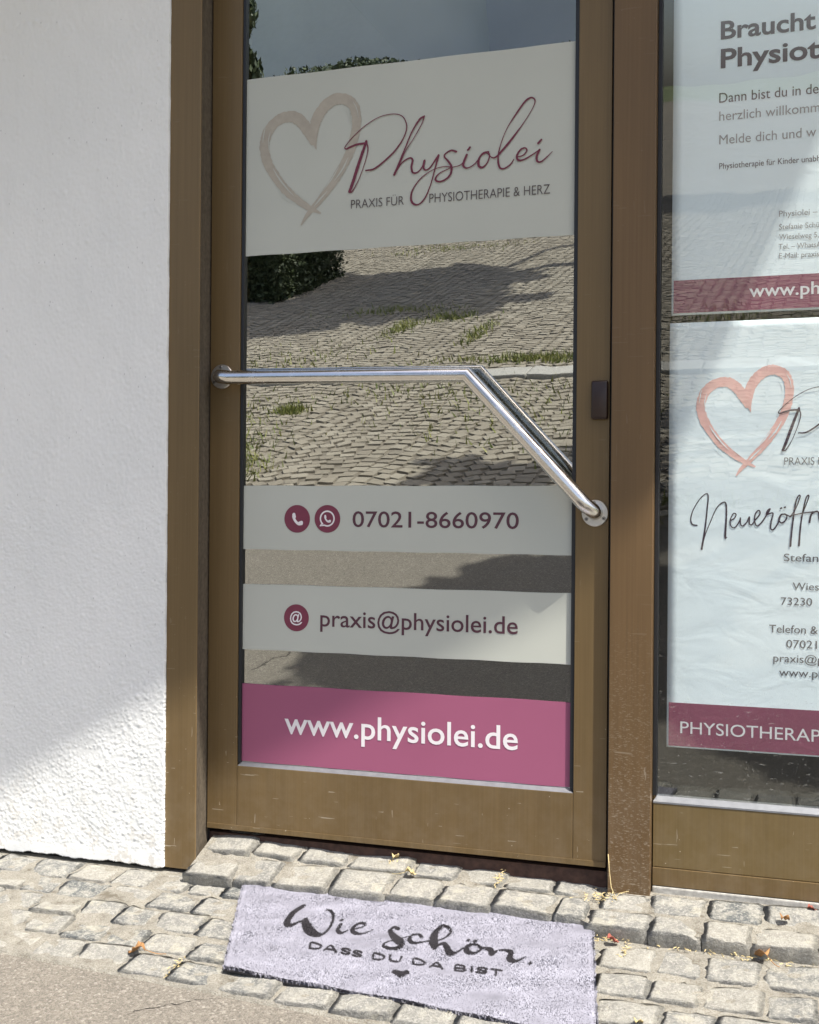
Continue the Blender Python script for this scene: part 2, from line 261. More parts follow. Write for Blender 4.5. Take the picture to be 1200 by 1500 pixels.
def mat_brown(name, base, pits=0.3, scratch=1.0, rough=0.42, metal=0.25):
    m, nt, b = new_mat(name)
    p = wpos(nt)
    z = nd(nt, 'ShaderNodeSeparateXYZ', {'Vector': p}).outputs[2]
    low = math_n(nt, 'SUBTRACT', 1.0, nd(nt, 'ShaderNodeMapRange', {'Value': z, 'From Min': -0.05, 'From Max': 0.55}).outputs[0])
    big = noise(nt, mapping(nt, p, (6, 6, 1.2)), 1.0, 4)
    c = ramp(nt, big, [(0.3, tuple(x * 0.86 for x in base)), (0.7, tuple(x * 1.12 for x in base))])
    brush = noise(nt, mapping(nt, p, (260, 260, 3)), 1.0, 3)
    c = mixc(nt, 0.16, c, ramp(nt, brush, [(0.35, tuple(x * 0.6 for x in base)), (0.65, tuple(x * 1.4 for x in base))]))
    # dull wiped patches and dust near the ground
    dust = math_n(nt, 'MULTIPLY', math_n(nt, 'POWER', low, 2.0), ramp(nt, noise(nt, p, 22.0, 6, 0.7), [(0.42, (0, 0, 0)), (0.75, (1, 1, 1))]))
    c = mixc(nt, math_n(nt, 'MULTIPLY', dust, 0.17), c, (0.42, 0.36, 0.28))
    # scratches: stretched, broken, in two directions
    tot = None
    for k, (rot, sc, th) in enumerate(((0.25, (11, 11, 170), 0.675), (-0.9, (150, 150, 14), 0.70), (1.45, (12, 12, 230), 0.70))):
        s = noise(nt, mapping(nt, p, sc, (0, rot, 0), (k * 3.1, 0, k)), 1.0, 2, 0.5)
        s = math_n(nt, 'GREATER_THAN', s, th)
        s = math_n(nt, 'MULTIPLY', s, math_n(nt, 'GREATER_THAN', noise(nt, p, 11.0 + 4 * k, 2), 0.56))
        tot = s if tot is None else math_n(nt, 'MAXIMUM', tot, s)
    tot = math_n(nt, 'MULTIPLY', tot, math_n(nt, 'MULTIPLY_ADD', low, 0.75 * scratch, 0.06))
    v = voro(nt, mapping(nt, p, (1, 1, 1)), 60.0)
    spk = math_n(nt, 'MULTIPLY', math_n(nt, 'LESS_THAN', v, 0.075), math_n(nt, 'GREATER_THAN', noise(nt, p, 17.0), 0.57))
    spk = math_n(nt, 'MULTIPLY', spk, math_n(nt, 'MULTIPLY_ADD', low, 0.8, 0.15))
    tot = math_n(nt, 'MAXIMUM', tot, spk)
    if pits > 0.5:
        v2 = noise(nt, mapping(nt, p, (150, 150, 420), (0, 0.55, 0)), 1.0, 3, 0.6)
        p2 = math_n(nt, 'MULTIPLY', ramp(nt, v2, [(0.56, (0, 0, 0)), (0.66, (1, 1, 1))]), math_n(nt, 'MULTIPLY', math_n(nt, 'POWER', low, 0.9), 0.62))
        tot = math_n(nt, 'MAXIMUM', tot, p2)
    c = mixc(nt, math_n(nt, 'MULTIPLY', tot, 0.75), c, (0.55, 0.49, 0.38))
    nt.links.new(c, b.inputs['Base Color'])
    b.inputs['Metallic'].default_value = metal
    rr = nd(nt, 'ShaderNodeMapRange', {'Value': big, 'From Min': 0.3, 'From Max': 0.7, 'To Min': rough - 0.06, 'To Max': rough + 0.1}).outputs[0]
    nt.links.new(rr, b.inputs['Roughness'])
    h = math_n(nt, 'SUBTRACT', math_n(nt, 'MULTIPLY', brush, 0.05), math_n(nt, 'MULTIPLY', tot, 0.5))
    bump(nt, h, 0.25, 0.0006, b)
    return m

def mat_glass(name, refl, tint, dirt=1.0):
    # coated shop glass: mirror-like reflection over a dark interior, rippled by the pane and raised by a tilted shading normal
    m = bpy.data.materials.new(name)
    m.use_nodes = True
    nt = m.node_tree
    nt.nodes.remove(nt.nodes['Principled BSDF'])
    out = nt.nodes['Material Output']
    g = nt.nodes.new('ShaderNodeNewGeometry')
    p = g.outputs['Position']
    wob = nd(nt, 'ShaderNodeTexNoise', {'Vector': mapping(nt, p, (2.2, 1, 3.4)), 'Scale': 1.0, 'Detail': 1.0}).outputs[0]
    wob2 = nd(nt, 'ShaderNodeTexNoise', {'Vector': mapping(nt, p, (9, 1, 16), (0, 0, 0), (4, 2, 1)), 'Scale': 1.0, 'Detail': 1.0}).outputs[0]
    wx = math_n(nt, 'MULTIPLY', math_n(nt, 'SUBTRACT', wob, 0.5), 0.012)
    wz = math_n(nt, 'ADD', math_n(nt, 'MULTIPLY', math_n(nt, 'SUBTRACT', wob2, 0.5), 0.006), -math.tan(R(9.0)))
    nv = nd(nt, 'ShaderNodeCombineXYZ', {'X': wx, 'Y': -1.0, 'Z': wz}).outputs[0]
    nv = nd(nt, 'ShaderNodeVectorMath', {0: nv}, operation='NORMALIZE').outputs[0]
    gl = nd(nt, 'ShaderNodeBsdfGlossy', {'Color': (0.93, 0.97, 0.95, 1), 'Roughness': 0.0, 'Normal': nv})
    tr = nd(nt, 'ShaderNodeBsdfTransparent', {'Color': rgb(tint)})
    fr = nd(nt, 'ShaderNodeLayerWeight', {'Blend': 0.35}).outputs['Facing']
    fac = math_n(nt, 'MULTIPLY_ADD', fr, 0.35, refl)
    mx = nd(nt, 'ShaderNodeMixShader', {0: fac, 1: tr.outputs[0], 2: gl.outputs[0]})
    # dust and dried splashes low on the outside of the pane
    z = nd(nt, 'ShaderNodeSeparateXYZ', {'Vector': p}).outputs[2]
    low = math_n(nt, 'SUBTRACT', 1.0, nd(nt, 'ShaderNodeMapRange', {'Value': z, 'From Min': 0.15, 'From Max': 0.62}).outputs[0])
    sp = math_n(nt, 'LESS_THAN', voro(nt, mapping(nt, p, (1, 1, 1.0)), 110.0), 0.13)
    sp = math_n(nt, 'MULTIPLY', sp, math_n(nt, 'GREATER_THAN', noise(nt, p, 25.0), 0.5))
    st = math_n(nt, 'GREATER_THAN', noise(nt, mapping(nt, p, (60, 60, 210), (0, 0.5, 0)), 1.0, 3, 0.6), 0.67)
    film = math_n(nt, 'MULTIPLY', noise(nt, mapping(nt, p, (26, 26, 7)), 1.0, 6, 0.7), 0.04 * dirt)
    dfac = math_n(nt, 'ADD', math_n(nt, 'MULTIPLY', math_n(nt, 'MAXIMUM', sp, st), 0.3 * dirt), film)
    dfac = math_n(nt, 'MULTIPLY', dfac, math_n(nt, 'MULTIPLY_ADD', low, 0.97, 0.03), clamp=True)
    df = nd(nt, 'ShaderNodeBsdfDiffuse', {'Color': (0.55, 0.55, 0.5, 1)})
    mx2 = nd(nt, 'ShaderNodeMixShader', {0: dfac, 1: mx.outputs[0], 2: df.outputs[0]})
    back = nd(nt, 'ShaderNodeBsdfTransparent', {'Color': (1, 1, 1, 1)})
    mx3 = nd(nt, 'ShaderNodeMixShader', {0: g.outputs['Backfacing'], 1: mx2.outputs[0], 2: back.outputs[0]})
    nt.links.new(mx3.outputs[0], out.inputs[0])
    return m

def mat_cobble(name='granite_sett', far=False):
    m, nt, b = new_mat(name)
    p = wpos(nt)
    if far:
        rnd = nd(nt, 'ShaderNodeAttribute', attribute_name='tint').outputs['Fac']
    else:
        rnd = nt.nodes.new('ShaderNodeObjectInfo').outputs['Random']
    if far:
        base = ramp(nt, rnd, [(0.0, (0.21, 0.185, 0.15)), (0.5, (0.28, 0.25, 0.20)), (1.0, (0.34, 0.31, 0.255))])
    else:
        base = ramp(nt, rnd, [(0.0, (0.115, 0.125, 0.125)), (0.3, (0.225, 0.223, 0.208)), (0.7, (0.275, 0.268, 0.242)), (1.0, (0.32, 0.305, 0.265))])
    if not far:
        n1 = noise(nt, p, 38.0, 8, 0.68)
        n2 = noise(nt, p, 170.0, 5, 0.75)
        n3 = noise(nt, p, 620.0, 3, 0.6)
        base = mixc(nt, ramp(nt, n1, [(0.44, (0, 0, 0)), (0.6, (0.8, 0.8, 0.8))]), base, (0.40, 0.385, 0.335))
        base = mixc(nt, ramp(nt, n2, [(0.50, (0, 0, 0)), (0.60, (0.6, 0.6, 0.6))]), base, (0.49, 0.475, 0.43))
        base = mixc(nt, ramp(nt, n2, [(0.34, (0.35, 0.35, 0.35)), (0.43, (0, 0, 0))]), base, (0.15, 0.15, 0.14))
        base = mixc(nt, ramp(nt, n3, [(0.33, (0.45, 0.45, 0.45)), (0.46, (0, 0, 0))]), base, (0.09, 0.09, 0.085))
        lich = math_n(nt, 'GREATER_THAN', noise(nt, mapping(nt, p, (1, 1, 1), (0, 0, 0), (5, 3, 1)), 13.0, 6, 0.7), 0.6)
        base = mixc(nt, math_n(nt, 'MULTIPLY', lich, 0.35), base, (0.5, 0.47, 0.37))
        hgt = math_n(nt, 'ADD', math_n(nt, 'MULTIPLY', n1, 0.7), math_n(nt, 'ADD', math_n(nt, 'MULTIPLY', n2, 0.45), math_n(nt, 'MULTIPLY', n3, 0.18)))
        bump(nt, hgt, 1.0, 0.009, b)
    else:
        n1 = noise(nt, p, 4.0, 6, 0.7)
        base = mixc(nt, 0.4, base, ramp(nt, n1, [(0.3, (0.19, 0.17, 0.135)), (0.7, (0.34, 0.31, 0.25))]))
        bump(nt, noise(nt, p, 90.0, 5), 0.6, 0.006, b)
    nt.links.new(base, b.inputs['Base Color'])
    b.inputs['Roughness'].default_value = 0.9
    b.inputs['Specular IOR Level'].default_value = 0.2
    return m

def mat_sand(name='joint_sand'):
    m, nt, b = new_mat(name)
    p = wpos(nt)
    n1 = noise(nt, p, 24.0, 8, 0.7)
    n2 = noise(nt, p, 300.0, 4, 0.7)
    c = ramp(nt, n1, [(0.35, (0.15, 0.135, 0.105)), (0.42, (0.27, 0.257, 0.22)), (0.64, (0.38, 0.362, 0.31))])
    c = mixc(nt, ramp(nt, n2, [(0.4, (0.6, 0.6, 0.6)), (0.55, (0, 0, 0))]), c, (0.16, 0.13, 0.09))
    nt.links.new(c, b.inputs['Base Color'])
    b.inputs['Roughness'].default_value = 1.0
    bump(nt, math_n(nt, 'ADD', n1, math_n(nt, 'MULTIPLY', n2, 0.5)), 1.0, 0.008, b)
    return m

def mat_asphalt():
    m, nt, b = new_mat('worn_asphalt')
    p = wpos(nt)
    v = nd(nt, 'ShaderNodeTexVoronoi', {'Vector': p, 'Scale': 210.0})
    v2 = nd(nt, 'ShaderNodeTexVoronoi', {'Vector': p, 'Scale': 480.0})
    big = noise(nt, p, 5.0, 5, 0.65)
    base = ramp(nt, big, [(0.3, (0.125, 0.116, 0.101)), (0.7, (0.16, 0.149, 0.131))])
    agg = nd(nt, 'ShaderNodeSeparateColor', {0: v.outputs['Color']}).outputs[0]
    base = mixc(nt, 0.55, base, ramp(nt, agg, [(0.0, (0.08, 0.072, 0.06)), (0.5, (0.165, 0.145, 0.12)), (0.9, (0.26, 0.235, 0.195)), (1.0, (0.44, 0.41, 0.36))]))
    agg2 = nd(nt, 'ShaderNodeSeparateColor', {0: v2.outputs['Color']}).outputs[1]
    base = mixc(nt, 0.35, base, ramp(nt, agg2, [(0.0, (0.09, 0.08, 0.07)), (1.0, (0.34, 0.31, 0.26))]))
    # hairline cracks
    warp = nd(nt, 'ShaderNodeTexNoise', {'Vector': p, 'Scale': 9.0, 'Detail': 5.0}).outputs['Color']
    wp = nd(nt, 'ShaderNodeVectorMath', {0: p, 1: nd(nt, 'ShaderNodeVectorMath', {0: warp, 'Scale': 0.16}, operation='SCALE').outputs[0]}, operation='ADD').outputs[0]
    e = voro(nt, wp, 1.9, 'DISTANCE_TO_EDGE')
    crack = math_n(nt, 'MULTIPLY', math_n(nt, 'LESS_THAN', e, 0.0065), math_n(nt, 'GREATER_THAN', noise(nt, p, 2.3, 3), 0.66))
    base = mixc(nt, math_n(nt, 'MULTIPLY', crack, 0.85), base, (0.05, 0.045, 0.04))
    nt.links.new(base, b.inputs['Base Color'])
    b.inputs['Roughness'].default_value = 0.92
    b.inputs['Specular IOR Level'].default_value = 0.2
    h = math_n(nt, 'SUBTRACT', math_n(nt, 'ADD', math_n(nt, 'MULTIPLY', v.outputs[0], -0.7), math_n(nt, 'MULTIPLY', v2.outputs[0], -0.3)), math_n(nt, 'MULTIPLY', crack, 1.5))
    bump(nt, h, 0.7, 0.0035, b)
    return m

def mat_ground():
    m, nt, b = new_mat('meadow_soil')
    p = wpos(nt)
    c = ramp(nt, noise(nt, p, 0.6, 8, 0.7), [(0.3, (0.16, 0.15, 0.09)), (0.5, (0.09, 0.12, 0.04)), (0.7, (0.2, 0.18, 0.13))])
    nt.links.new(c, b.inputs['Base Color'])
    b.inputs['Roughness'].default_value = 1.0
    bump(nt, noise(nt, p, 12.0, 6), 0.8, 0.05, b)
    return m

def mat_leaf(name, a, c2, trans=0.25):
    m, nt, b = new_mat(name)
    rnd = nd(nt, 'ShaderNodeAttribute', attribute_name='tint').outputs['Fac']
    nt.links.new(ramp(nt, rnd, [(0.0, a), (1.0, c2)]), b.inputs['Base Color'])
    b.inputs['Roughness'].default_value = 0.6
    return m

def mat_mat():
    m, nt, b = new_mat('mat_pile')
    col = nd(nt, 'ShaderNodeAttribute', attribute_name='pile_colour').outputs['Color']
    nt.links.new(col, b.inputs['Base Color'])
    b.inputs['Roughness'].default_value = 0.9
    b.inputs['Specular IOR Level'].default_value = 0.15
    # the tips of the pile scatter light much as one soft surface does
    gn = nt.nodes.new('ShaderNodeNewGeometry').outputs['Normal']
    up = nd(nt, 'ShaderNodeVectorMath', {0: nd(nt, 'ShaderNodeVectorMath', {0: gn, 'Scale': 0.22}, operation='SCALE').outputs[0], 1: (0.0, -0.12, 0.85)}, operation='ADD').outputs[0]
    nt.links.new(nd(nt, 'ShaderNodeVectorMath', {0: up}, operation='NORMALIZE').outputs[0], b.inputs['Normal'])
    return m

def mat_film(name, c, rough=0.45):
    m, nt, b = new_mat(name)
    p = wpos(nt)
    n = noise(nt, p, 2.5, 3)
    n2 = noise(nt, p, 500.0, 2)
    lo = tuple(x * 0.96 for x in c)
    hi = tuple(min(1, x * 1.04) for x in c)
    cc = mixc(nt, 0.08, ramp(nt, n, [(0.3, lo), (0.7, hi)]), ramp(nt, n2, [(0.3, (c[0] * .8, c[1] * .8, c[2] * .8)), (0.7, hi)]))
    nt.links.new(cc, b.inputs['Base Color'])
    b.inputs['Roughness'].default_value = rough
    b.inputs['Specular IOR Level'].default_value = 0.3
    bump(nt, noise(nt, p, 6.0, 3), 0.15, 0.004, b)
    return m

def mat_paper(name, c, wrinkle=0.13):
    m, nt, b = new_mat(name)
    p = wpos(nt)
    nt.links.new(ramp(nt, noise(nt, p, 3.0), [(0.3, tuple(x * .97 for x in c)), (0.7, c)]), b.inputs['Base Color'])
    b.inputs['Roughness'].default_value = 0.6
    w = noise(nt, mapping(nt, p, (9, 1, 17), (0, 0.45, 0)), 1.0, 3, 0.5, 0.6)
    bump(nt, w, wrinkle, 0.02, b)
    return m

M['stucco'] = mat_stucco()
M['brown'] = mat_brown('bronze_anodised', (0.168, 0.112, 0.048))
M['brown_pit'] = mat_brown('bronze_pitted', (0.145, 0.088, 0.038), pits=1.0, scratch=0.8)
M['brown_win'] = mat_brown('bronze_window', (0.178, 0.125, 0.052), scratch=0.6)
M['glass'] = mat_glass('coated_glass', 0.45, (0.72, 0.78, 0.76), 0.25)
M['glass_win'] = mat_glass('window_glass', 0.14, (0.965, 1.0, 1.0))
M['cobble'] = mat_cobble()
M['cobble_far'] = mat_cobble('granite_sett_far', True)
M['sand'] = mat_sand()
M['asphalt'] = mat_asphalt()
M['yard'] = plain('yard_grit', (0.17, 0.15, 0.12), 1.0, 0, 0.3, 7, 0.01)
M['ground'] = mat_ground()
M['rubber'] = plain('black_rubber', (0.012, 0.013, 0.015), 0.45)
M['bead'] = plain('grey_bead', (0.30, 0.31, 0.33), 0.35, 0.6, 0.1, 60)
def mat_steel():
    m, nt, b = new_mat('polished_steel')
    p = wpos(nt)
    n = noise(nt, p, 34.0, 5, 0.65)
    nt.links.new(ramp(nt, n, [(0.3, (0.66, 0.65, 0.63)), (0.7, (0.76, 0.75, 0.73))]), b.inputs['Base Color'])
    b.inputs['Metallic'].default_value = 1.0
    nt.links.new(ramp(nt, n, [(0.40, (0.17, 0.17, 0.17)), (0.66, (0.30, 0.30, 0.30))]), b.inputs['Roughness'])
    bump(nt, noise(nt, mapping(nt, p, (40, 400, 400)), 1.0, 3), 0.06, 0.0005, b)
    return m
M['steel'] = mat_steel()
M['steel_mat'] = plain('brushed_steel', (0.62, 0.60, 0.56), 0.34, 1.0, 0.08, 150)
M['screw'] = plain('screw_steel', (0.30, 0.29, 0.27), 0.4, 1.0)
M['screw_slot'] = plain('screw_recess', (0.02, 0.02, 0.02), 0.6)
M['reveal'] = plain('dusty_shaded_bronze', (0.105, 0.085, 0.060), 0.7, 0, 0.3, 90)  # dusty bronze, colour also darkened for the shade in the recess
M['lock'] = plain('dark_brown_plastic', (0.028, 0.014, 0.010), 0.32)
M['thresh'] = plain('dark_threshold', (0.075, 0.038, 0.026), 0.8, 0, 0.4, 60, 0.003)
M['concrete'] = plain('grey_concrete', (0.36, 0.35, 0.32), 0.95, 0, 0.25, 90, 0.003)
M['dark_gap'] = plain('gap_shade', (0.01, 0.009, 0.009), 0.7)  # near-black standing in for the shade inside narrow gaps
M['film'] = mat_film('pale_grey_film', (0.485, 0.50, 0.44))
M['film_plum'] = mat_film('plum_film', (0.315, 0.095, 0.165))
M['ink_plum'] = plain('plum_ink', (0.145, 0.02, 0.042), 0.5, 0, 0.2, 250)
M['ink_dark'] = plain('dark_maroon_ink', (0.085, 0.028, 0.042), 0.5, 0, 0.15, 250)
M['ink_grey'] = plain('grey_brown_ink', (0.085, 0.07, 0.068), 0.5, 0, 0.1, 200)
M['ink_white'] = mat_film('white_vinyl', (0.76, 0.72, 0.72))
M['heart_beige'] = plain('beige_brush_ink', (0.385, 0.35, 0.285), 0.6, 0, 0.07, 60)
M['heart_pink'] = plain('salmon_brush_ink', (0.86, 0.50, 0.44), 0.6, 0, 0.08, 60)
M['paper'] = mat_paper('sky_cast_poster_paper', (0.86, 0.935, 0.95))  # white paper tinted cyan for the sky reflected in the glass
M['paper_plum'] = mat_paper('plum_poster_band', (0.24, 0.055, 0.10))
M['p_dark'] = plain('poster_dark_ink', (0.045, 0.018, 0.035), 0.5)
M['p_grey'] = plain('poster_grey_ink', (0.30, 0.28, 0.28), 0.5)
M['p_mid'] = plain('poster_mid_ink', (0.10, 0.09, 0.10), 0.5)
M['mat'] = mat_mat()
M['mat_back'] = plain('mat_rubber_backing', (0.03, 0.028, 0.03), 0.8)
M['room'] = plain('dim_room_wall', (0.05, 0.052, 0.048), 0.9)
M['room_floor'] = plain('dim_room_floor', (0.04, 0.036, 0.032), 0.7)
M['roof'] = plain('roof_boards', (0.30, 0.27, 0.23), 0.8)
M['bark'] = plain('tree_bark', (0.09, 0.07, 0.05), 0.95, 0, 0.4, 12, 0.02)
M['leaf'] = mat_leaf('tree_leaves', (0.035, 0.07, 0.018), (0.10, 0.15, 0.035))
M['grass'] = mat_leaf('grass_blades', (0.11, 0.15, 0.03), (0.33, 0.33, 0.10))
M['wood_far'] = mat_leaf('woodland_leaves', (0.02, 0.035, 0.012), (0.06, 0.085, 0.03))
M['shed'] = plain('green_shed_paint', (0.045, 0.055, 0.025), 0.8, 0, 0.35, 5)
M['dryleaf'] = plain('dry_leaf_brown', (0.33, 0.17, 0.065), 0.8, 0, 0.35, 120)
M['redleaf'] = plain('dry_leaf_red', (0.30, 0.085, 0.06), 0.8, 0, 0.35, 120)
M['straw'] = plain('dry_straw', (0.55, 0.44, 0.22), 0.85, 0, 0.3, 90)
M['white_lacquer'] = plain('white_lacquer', (0.6, 0.6, 0.58), 0.5)
M['curtain'] = plain('blue_grey_curtain', (0.17, 0.20, 0.23), 0.95, 0, 0.2, 6)

# ------------------------------------------------------------------ object helpers
def link(o, parent=None):
    COL.objects.link(o)
    if parent is not None:
        o.parent = parent
    return o

def tag(o, label=None, cat=None, group=None, kind=None):
    if label: o['label'] = label
    if cat: o['category'] = cat
    if group: o['group'] = group
    if kind: o['kind'] = kind
    return o

def thing(name, loc, label, cat, group=None):
    e = bpy.data.objects.new(name, None)
    e.location = loc
    e.empty_display_size = 0.1
    link(e)
    return tag(e, label, cat, group)

def finish(name, bm, mat, parent=None, smooth=False, origin=None):
    me = bpy.data.meshes.new(name)
    bm.normal_update()
    bm.to_mesh(me)
    bm.free()
    return mesh_obj(name, me, mat, parent, smooth)

def mesh_obj(name, me, mat, parent=None, smooth=False):
    if mat is not None and not me.materials:
        me.materials.append(mat)
    if smooth:
        me.polygons.foreach_set('use_smooth', [True] * len(me.polygons))
    o = bpy.data.objects.new(name, me)
    link(o)
    if parent is not None:
        o.parent = parent
        o.matrix_parent_inverse = Matrix.Translation(-parent_world(parent))
    return o

def parent_world(p):
    v = Vector(p.location)
    # children built in world coordinates sit at the origin of their parent's inverse
    if p.parent is not None and p.type == 'MESH':
        return Vector((0, 0, 0))
    return v

def py_obj(name, verts, faces, mat, parent=None, smooth=False):
    me = bpy.data.meshes.new(name)
    me.from_pydata(verts, [], faces)
    me.update()
    return mesh_obj(name, me, mat, parent, smooth)

def box_bm(bm, x0, x1, y0, y1, z0, z1, bev=0.0):
    r = bmesh.ops.create_cube(bm, size=1.0)
    vs_ = r['verts']
    for v in vs_:
        v.co = Vector(((x0 + x1) / 2 + v.co.x * (x1 - x0), (y0 + y1) / 2 + v.co.y * (y1 - y0), (z0 + z1) / 2 + v.co.z * (z1 - z0)))
    if bev > 0:
        es = list({e for v in vs_ for e in v.link_edges})
        bmesh.ops.bevel(bm, geom=es, offset=bev, segments=2, profile=0.6, affect='EDGES')

def box(name, x0, x1, y0, y1, z0, z1, mat, parent=None, bev=0.0, smooth=False):
    bm = bmesh.new()
    box_bm(bm, x0, x1, y0, y1, z0, z1, bev)
    return finish(name, bm, mat, parent, smooth)

def prism(name, pts, z0, z1, mat, parent=None):
    """cross-section in plan (x, y), extruded in z"""
    n = len(pts)
    verts = [(x, y, z0) for x, y in pts] + [(x, y, z1) for x, y in pts]
    faces = [tuple(range(n))[::-1], tuple(range(n, 2 * n))] + [(i, (i + 1) % n, n + (i + 1) % n, n + i) for i in range(n)]
    return py_obj(name, verts, faces, mat, parent)

def tube(name, path, radius, mat, parent=None, seg=24, caps=True):
    """sweep a circle along a polyline with mitred joints"""
    P = [Vector(p) for p in path]
    verts, faces = [], []
    ref = Vector((0.13, 0.3, 1)).normalized()
    for i, p in enumerate(P):
        d0 = (p - P[i - 1]).normalized() if i > 0 else (P[1] - p).normalized()
        d1 = (P[i + 1] - p).normalized() if i < len(P) - 1 else d0
        t = (d0 + d1).normalized()
        a = ref - d0 * ref.dot(d0)
        a.normalize()
        b_ = d0.cross(a)
        rr = radius[i] if isinstance(radius, (list, tuple)) else radius
        for k in range(seg):
            an = 2 * math.pi * k / seg
            v = (a * math.cos(an) + b_ * math.sin(an)) * rr
            # project along d0 on to the mitre plane
            den = d0.dot(t)
            v = v - d0 * (v.dot(t) / den)
            verts.append(tuple(p + v))
    for i in range(len(P) - 1):
        for k in range(seg):
            k2 = (k + 1) % seg
            faces.append((i * seg + k, i * seg + k2, (i + 1) * seg + k2, (i + 1) * seg + k))
    if caps:
        faces.append(tuple(range(seg))[::-1])
        faces.append(tuple((len(P) - 1) * seg + k for k in range(seg)))
    me = bpy.data.meshes.new(name)
    me.from_pydata(verts, [], faces)
    me.update()
    o = mesh_obj(name, me, mat, parent)
    sm = [len(p.vertices) == 4 for p in me.polygons]
    me.polygons.foreach_set('use_smooth', sm)
    return o

def disc_y(name, cx, cz, r, y0, y1, mat, parent=None, seg=40, bev=0.0):
    """a short cylinder whose axis is the facade normal"""
    bm = bmesh.new()
    c0 = [bm.verts.new((cx + r * math.cos(2 * math.pi * k / seg), y1, cz + r * math.sin(2 * math.pi * k / seg))) for k in range(seg)]
    rings = [c0]
    for yy, rr in ((y0 + bev, r), (y0, r - bev)) if bev else ((y0, r),):
        rings.append([bm.verts.new((cx + rr * math.cos(2 * math.pi * k / seg), yy, cz + rr * math.sin(2 * math.pi * k / seg))) for k in range(seg)])
    for a, b_ in zip(rings, rings[1:]):
        for k in range(seg):
            bm.faces.new((a[k], a[(k + 1) % seg], b_[(k + 1) % seg], b_[k]))
    bm.faces.new(rings[-1])
    bm.faces.new(rings[0][::-1])
    bmesh.ops.recalc_face_normals(bm, faces=bm.faces)
    return finish(name, bm, mat, parent)

# --- lettering
def text_mesh(s):
    cu = bpy.data.curves.new('txt', 'FONT')
    cu.body = s
    cu.size = 1.0
    cu.fill_mode = 'FRONT'
    cu.resolution_u = 4
    return cu

_capcache = {}

def text_obj(s, x0, x1, zb, cap, y, mat, parent, weight=0.0, name='lettering', keep_ratio=False):
    def get(body, off):
        cu = text_mesh(body)
        cu.offset = off
        ob = bpy.data.objects.new('txt', cu)
        COL.objects.link(ob)
        dg = bpy.context.evaluated_depsgraph_get()
        me = bpy.data.meshes.new_from_object(ob.evaluated_get(dg))
        bpy.data.objects.remove(ob)
        bpy.data.curves.remove(cu)
        co = np.empty(len(me.vertices) * 3)
        me.vertices.foreach_get('co', co)
        return me, co.reshape(-1, 3)
    hm, hc = get('H', weight)
    capu = hc[:, 1].max() - hc[:, 1].min()
    base = hc[:, 1].min()
    bpy.data.meshes.remove(hm)
    me, co = get(s, weight)
    u0, u1 = co[:, 0].min(), co[:, 0].max()
    sz = cap / capu
    sx = sz if keep_ratio else (x1 - x0) / (u1 - u0)
    new = np.empty_like(co)
    new[:, 0] = x0 + (co[:, 0] - u0) * sx
    new[:, 1] = y
    new[:, 2] = zb + (co[:, 1] - base) * sz
    me.vertices.foreach_set('co', new.ravel())
    me.name = name
    me.update()
    me.materials.clear()
    return mesh_obj(name, me, mat, parent)

def catmull(pts, n=7):
    P = np.array(pts, float)
    if len(P) == 2:
        return np.linspace(P[0], P[1], 4)
    out = []
    Q = np.vstack([2 * P[0] - P[1], P, 2 * P[-1] - P[-2]])
    for i in range(1, len(Q) - 2):
        p0, p1, p2, p3 = Q[i - 1], Q[i], Q[i + 1], Q[i + 2]
        for t in np.linspace(0, 1, n, endpoint=False):
            out.append(0.5 * (2 * p1 + (p2 - p0) * t + (2 * p0 - 5 * p1 + 4 * p2 - p3) * t * t + (3 * p1 - p0 - 3 * p2 + p3) * t ** 3))
    out.append(Q[-2])
    return np.array(out)

def ribbon_obj(name, strokes, y, mat, parent, wscale=1.0, rough=0.0, step=0.00022):
    """flat pen strokes on the facade plane; strokes and windings are kept fractions of a millimetre apart"""
    verts, faces = [], []
    for si, st in enumerate(strokes):
        c = catmull(st)
        n = len(c)
        t = np.gradient(c[:, :2], axis=0)
        L = np.linalg.norm(t, axis=1)
        L[L == 0] = 1
        t /= L[:, None]
        nx, nz = -t[:, 1], t[:, 0]
        w = np.maximum(c[:, 2], 0.0004) * 0.5 * wscale
        wa = w * (1 + rough * nrng.normal(size=n))
        wb = w * (1 + rough * nrng.normal(size=n))
        yy = y - step * (si % 5) - np.linspace(0, step * 0.8, n)
        b0 = len(verts)
        for i in range(n):
            verts.append((c[i, 0] + nx[i] * wa[i], yy[i], c[i, 1] + nz[i] * wa[i]))
            verts.append((c[i, 0] - nx[i] * wb[i], yy[i], c[i, 1] - nz[i] * wb[i]))
        for i in range(n - 1):
            a = b0 + 2 * i
            faces.append((a, a + 2, a + 3, a + 1))
        for e, s in ((0, -1), (n - 1, 1)):
            k0 = len(verts)
            a0 = math.atan2(t[e, 1] * s, t[e, 0] * s)
            for k in range(1, 6):
                an = a0 + math.pi / 2 - math.pi * k / 6
                verts.append((c[e, 0] + math.cos(an) * w[e], yy[e], c[e, 1] + math.sin(an) * w[e]))
            la, lb = (b0 + 2 * e, b0 + 2 * e + 1)
            if s == 1:
                faces.append(tuple([la] + list(range(k0, k0 + 5)) + [lb]))
            else:
                faces.append(tuple([lb] + list(range(k0, k0 + 5)) + [la]))
    return py_obj(name, verts, faces, mat, parent)

# ------------------------------------------------------------------ ground
def yard_z(s):
    """height of the ground at s metres in front of the door"""
    if s < 0.1:
        return -0.079
    if s < 0.75:
        return -0.079 - 0.15 * (s - 0.1)
    if s < 1.4:
        return -0.1765
    return -0.1765 + 0.02 * (s - 1.4)

def edge_s(x):
    """where the setts stop and the asphalt starts"""
    return 0.512 + 0.068 * (x + 0.1)

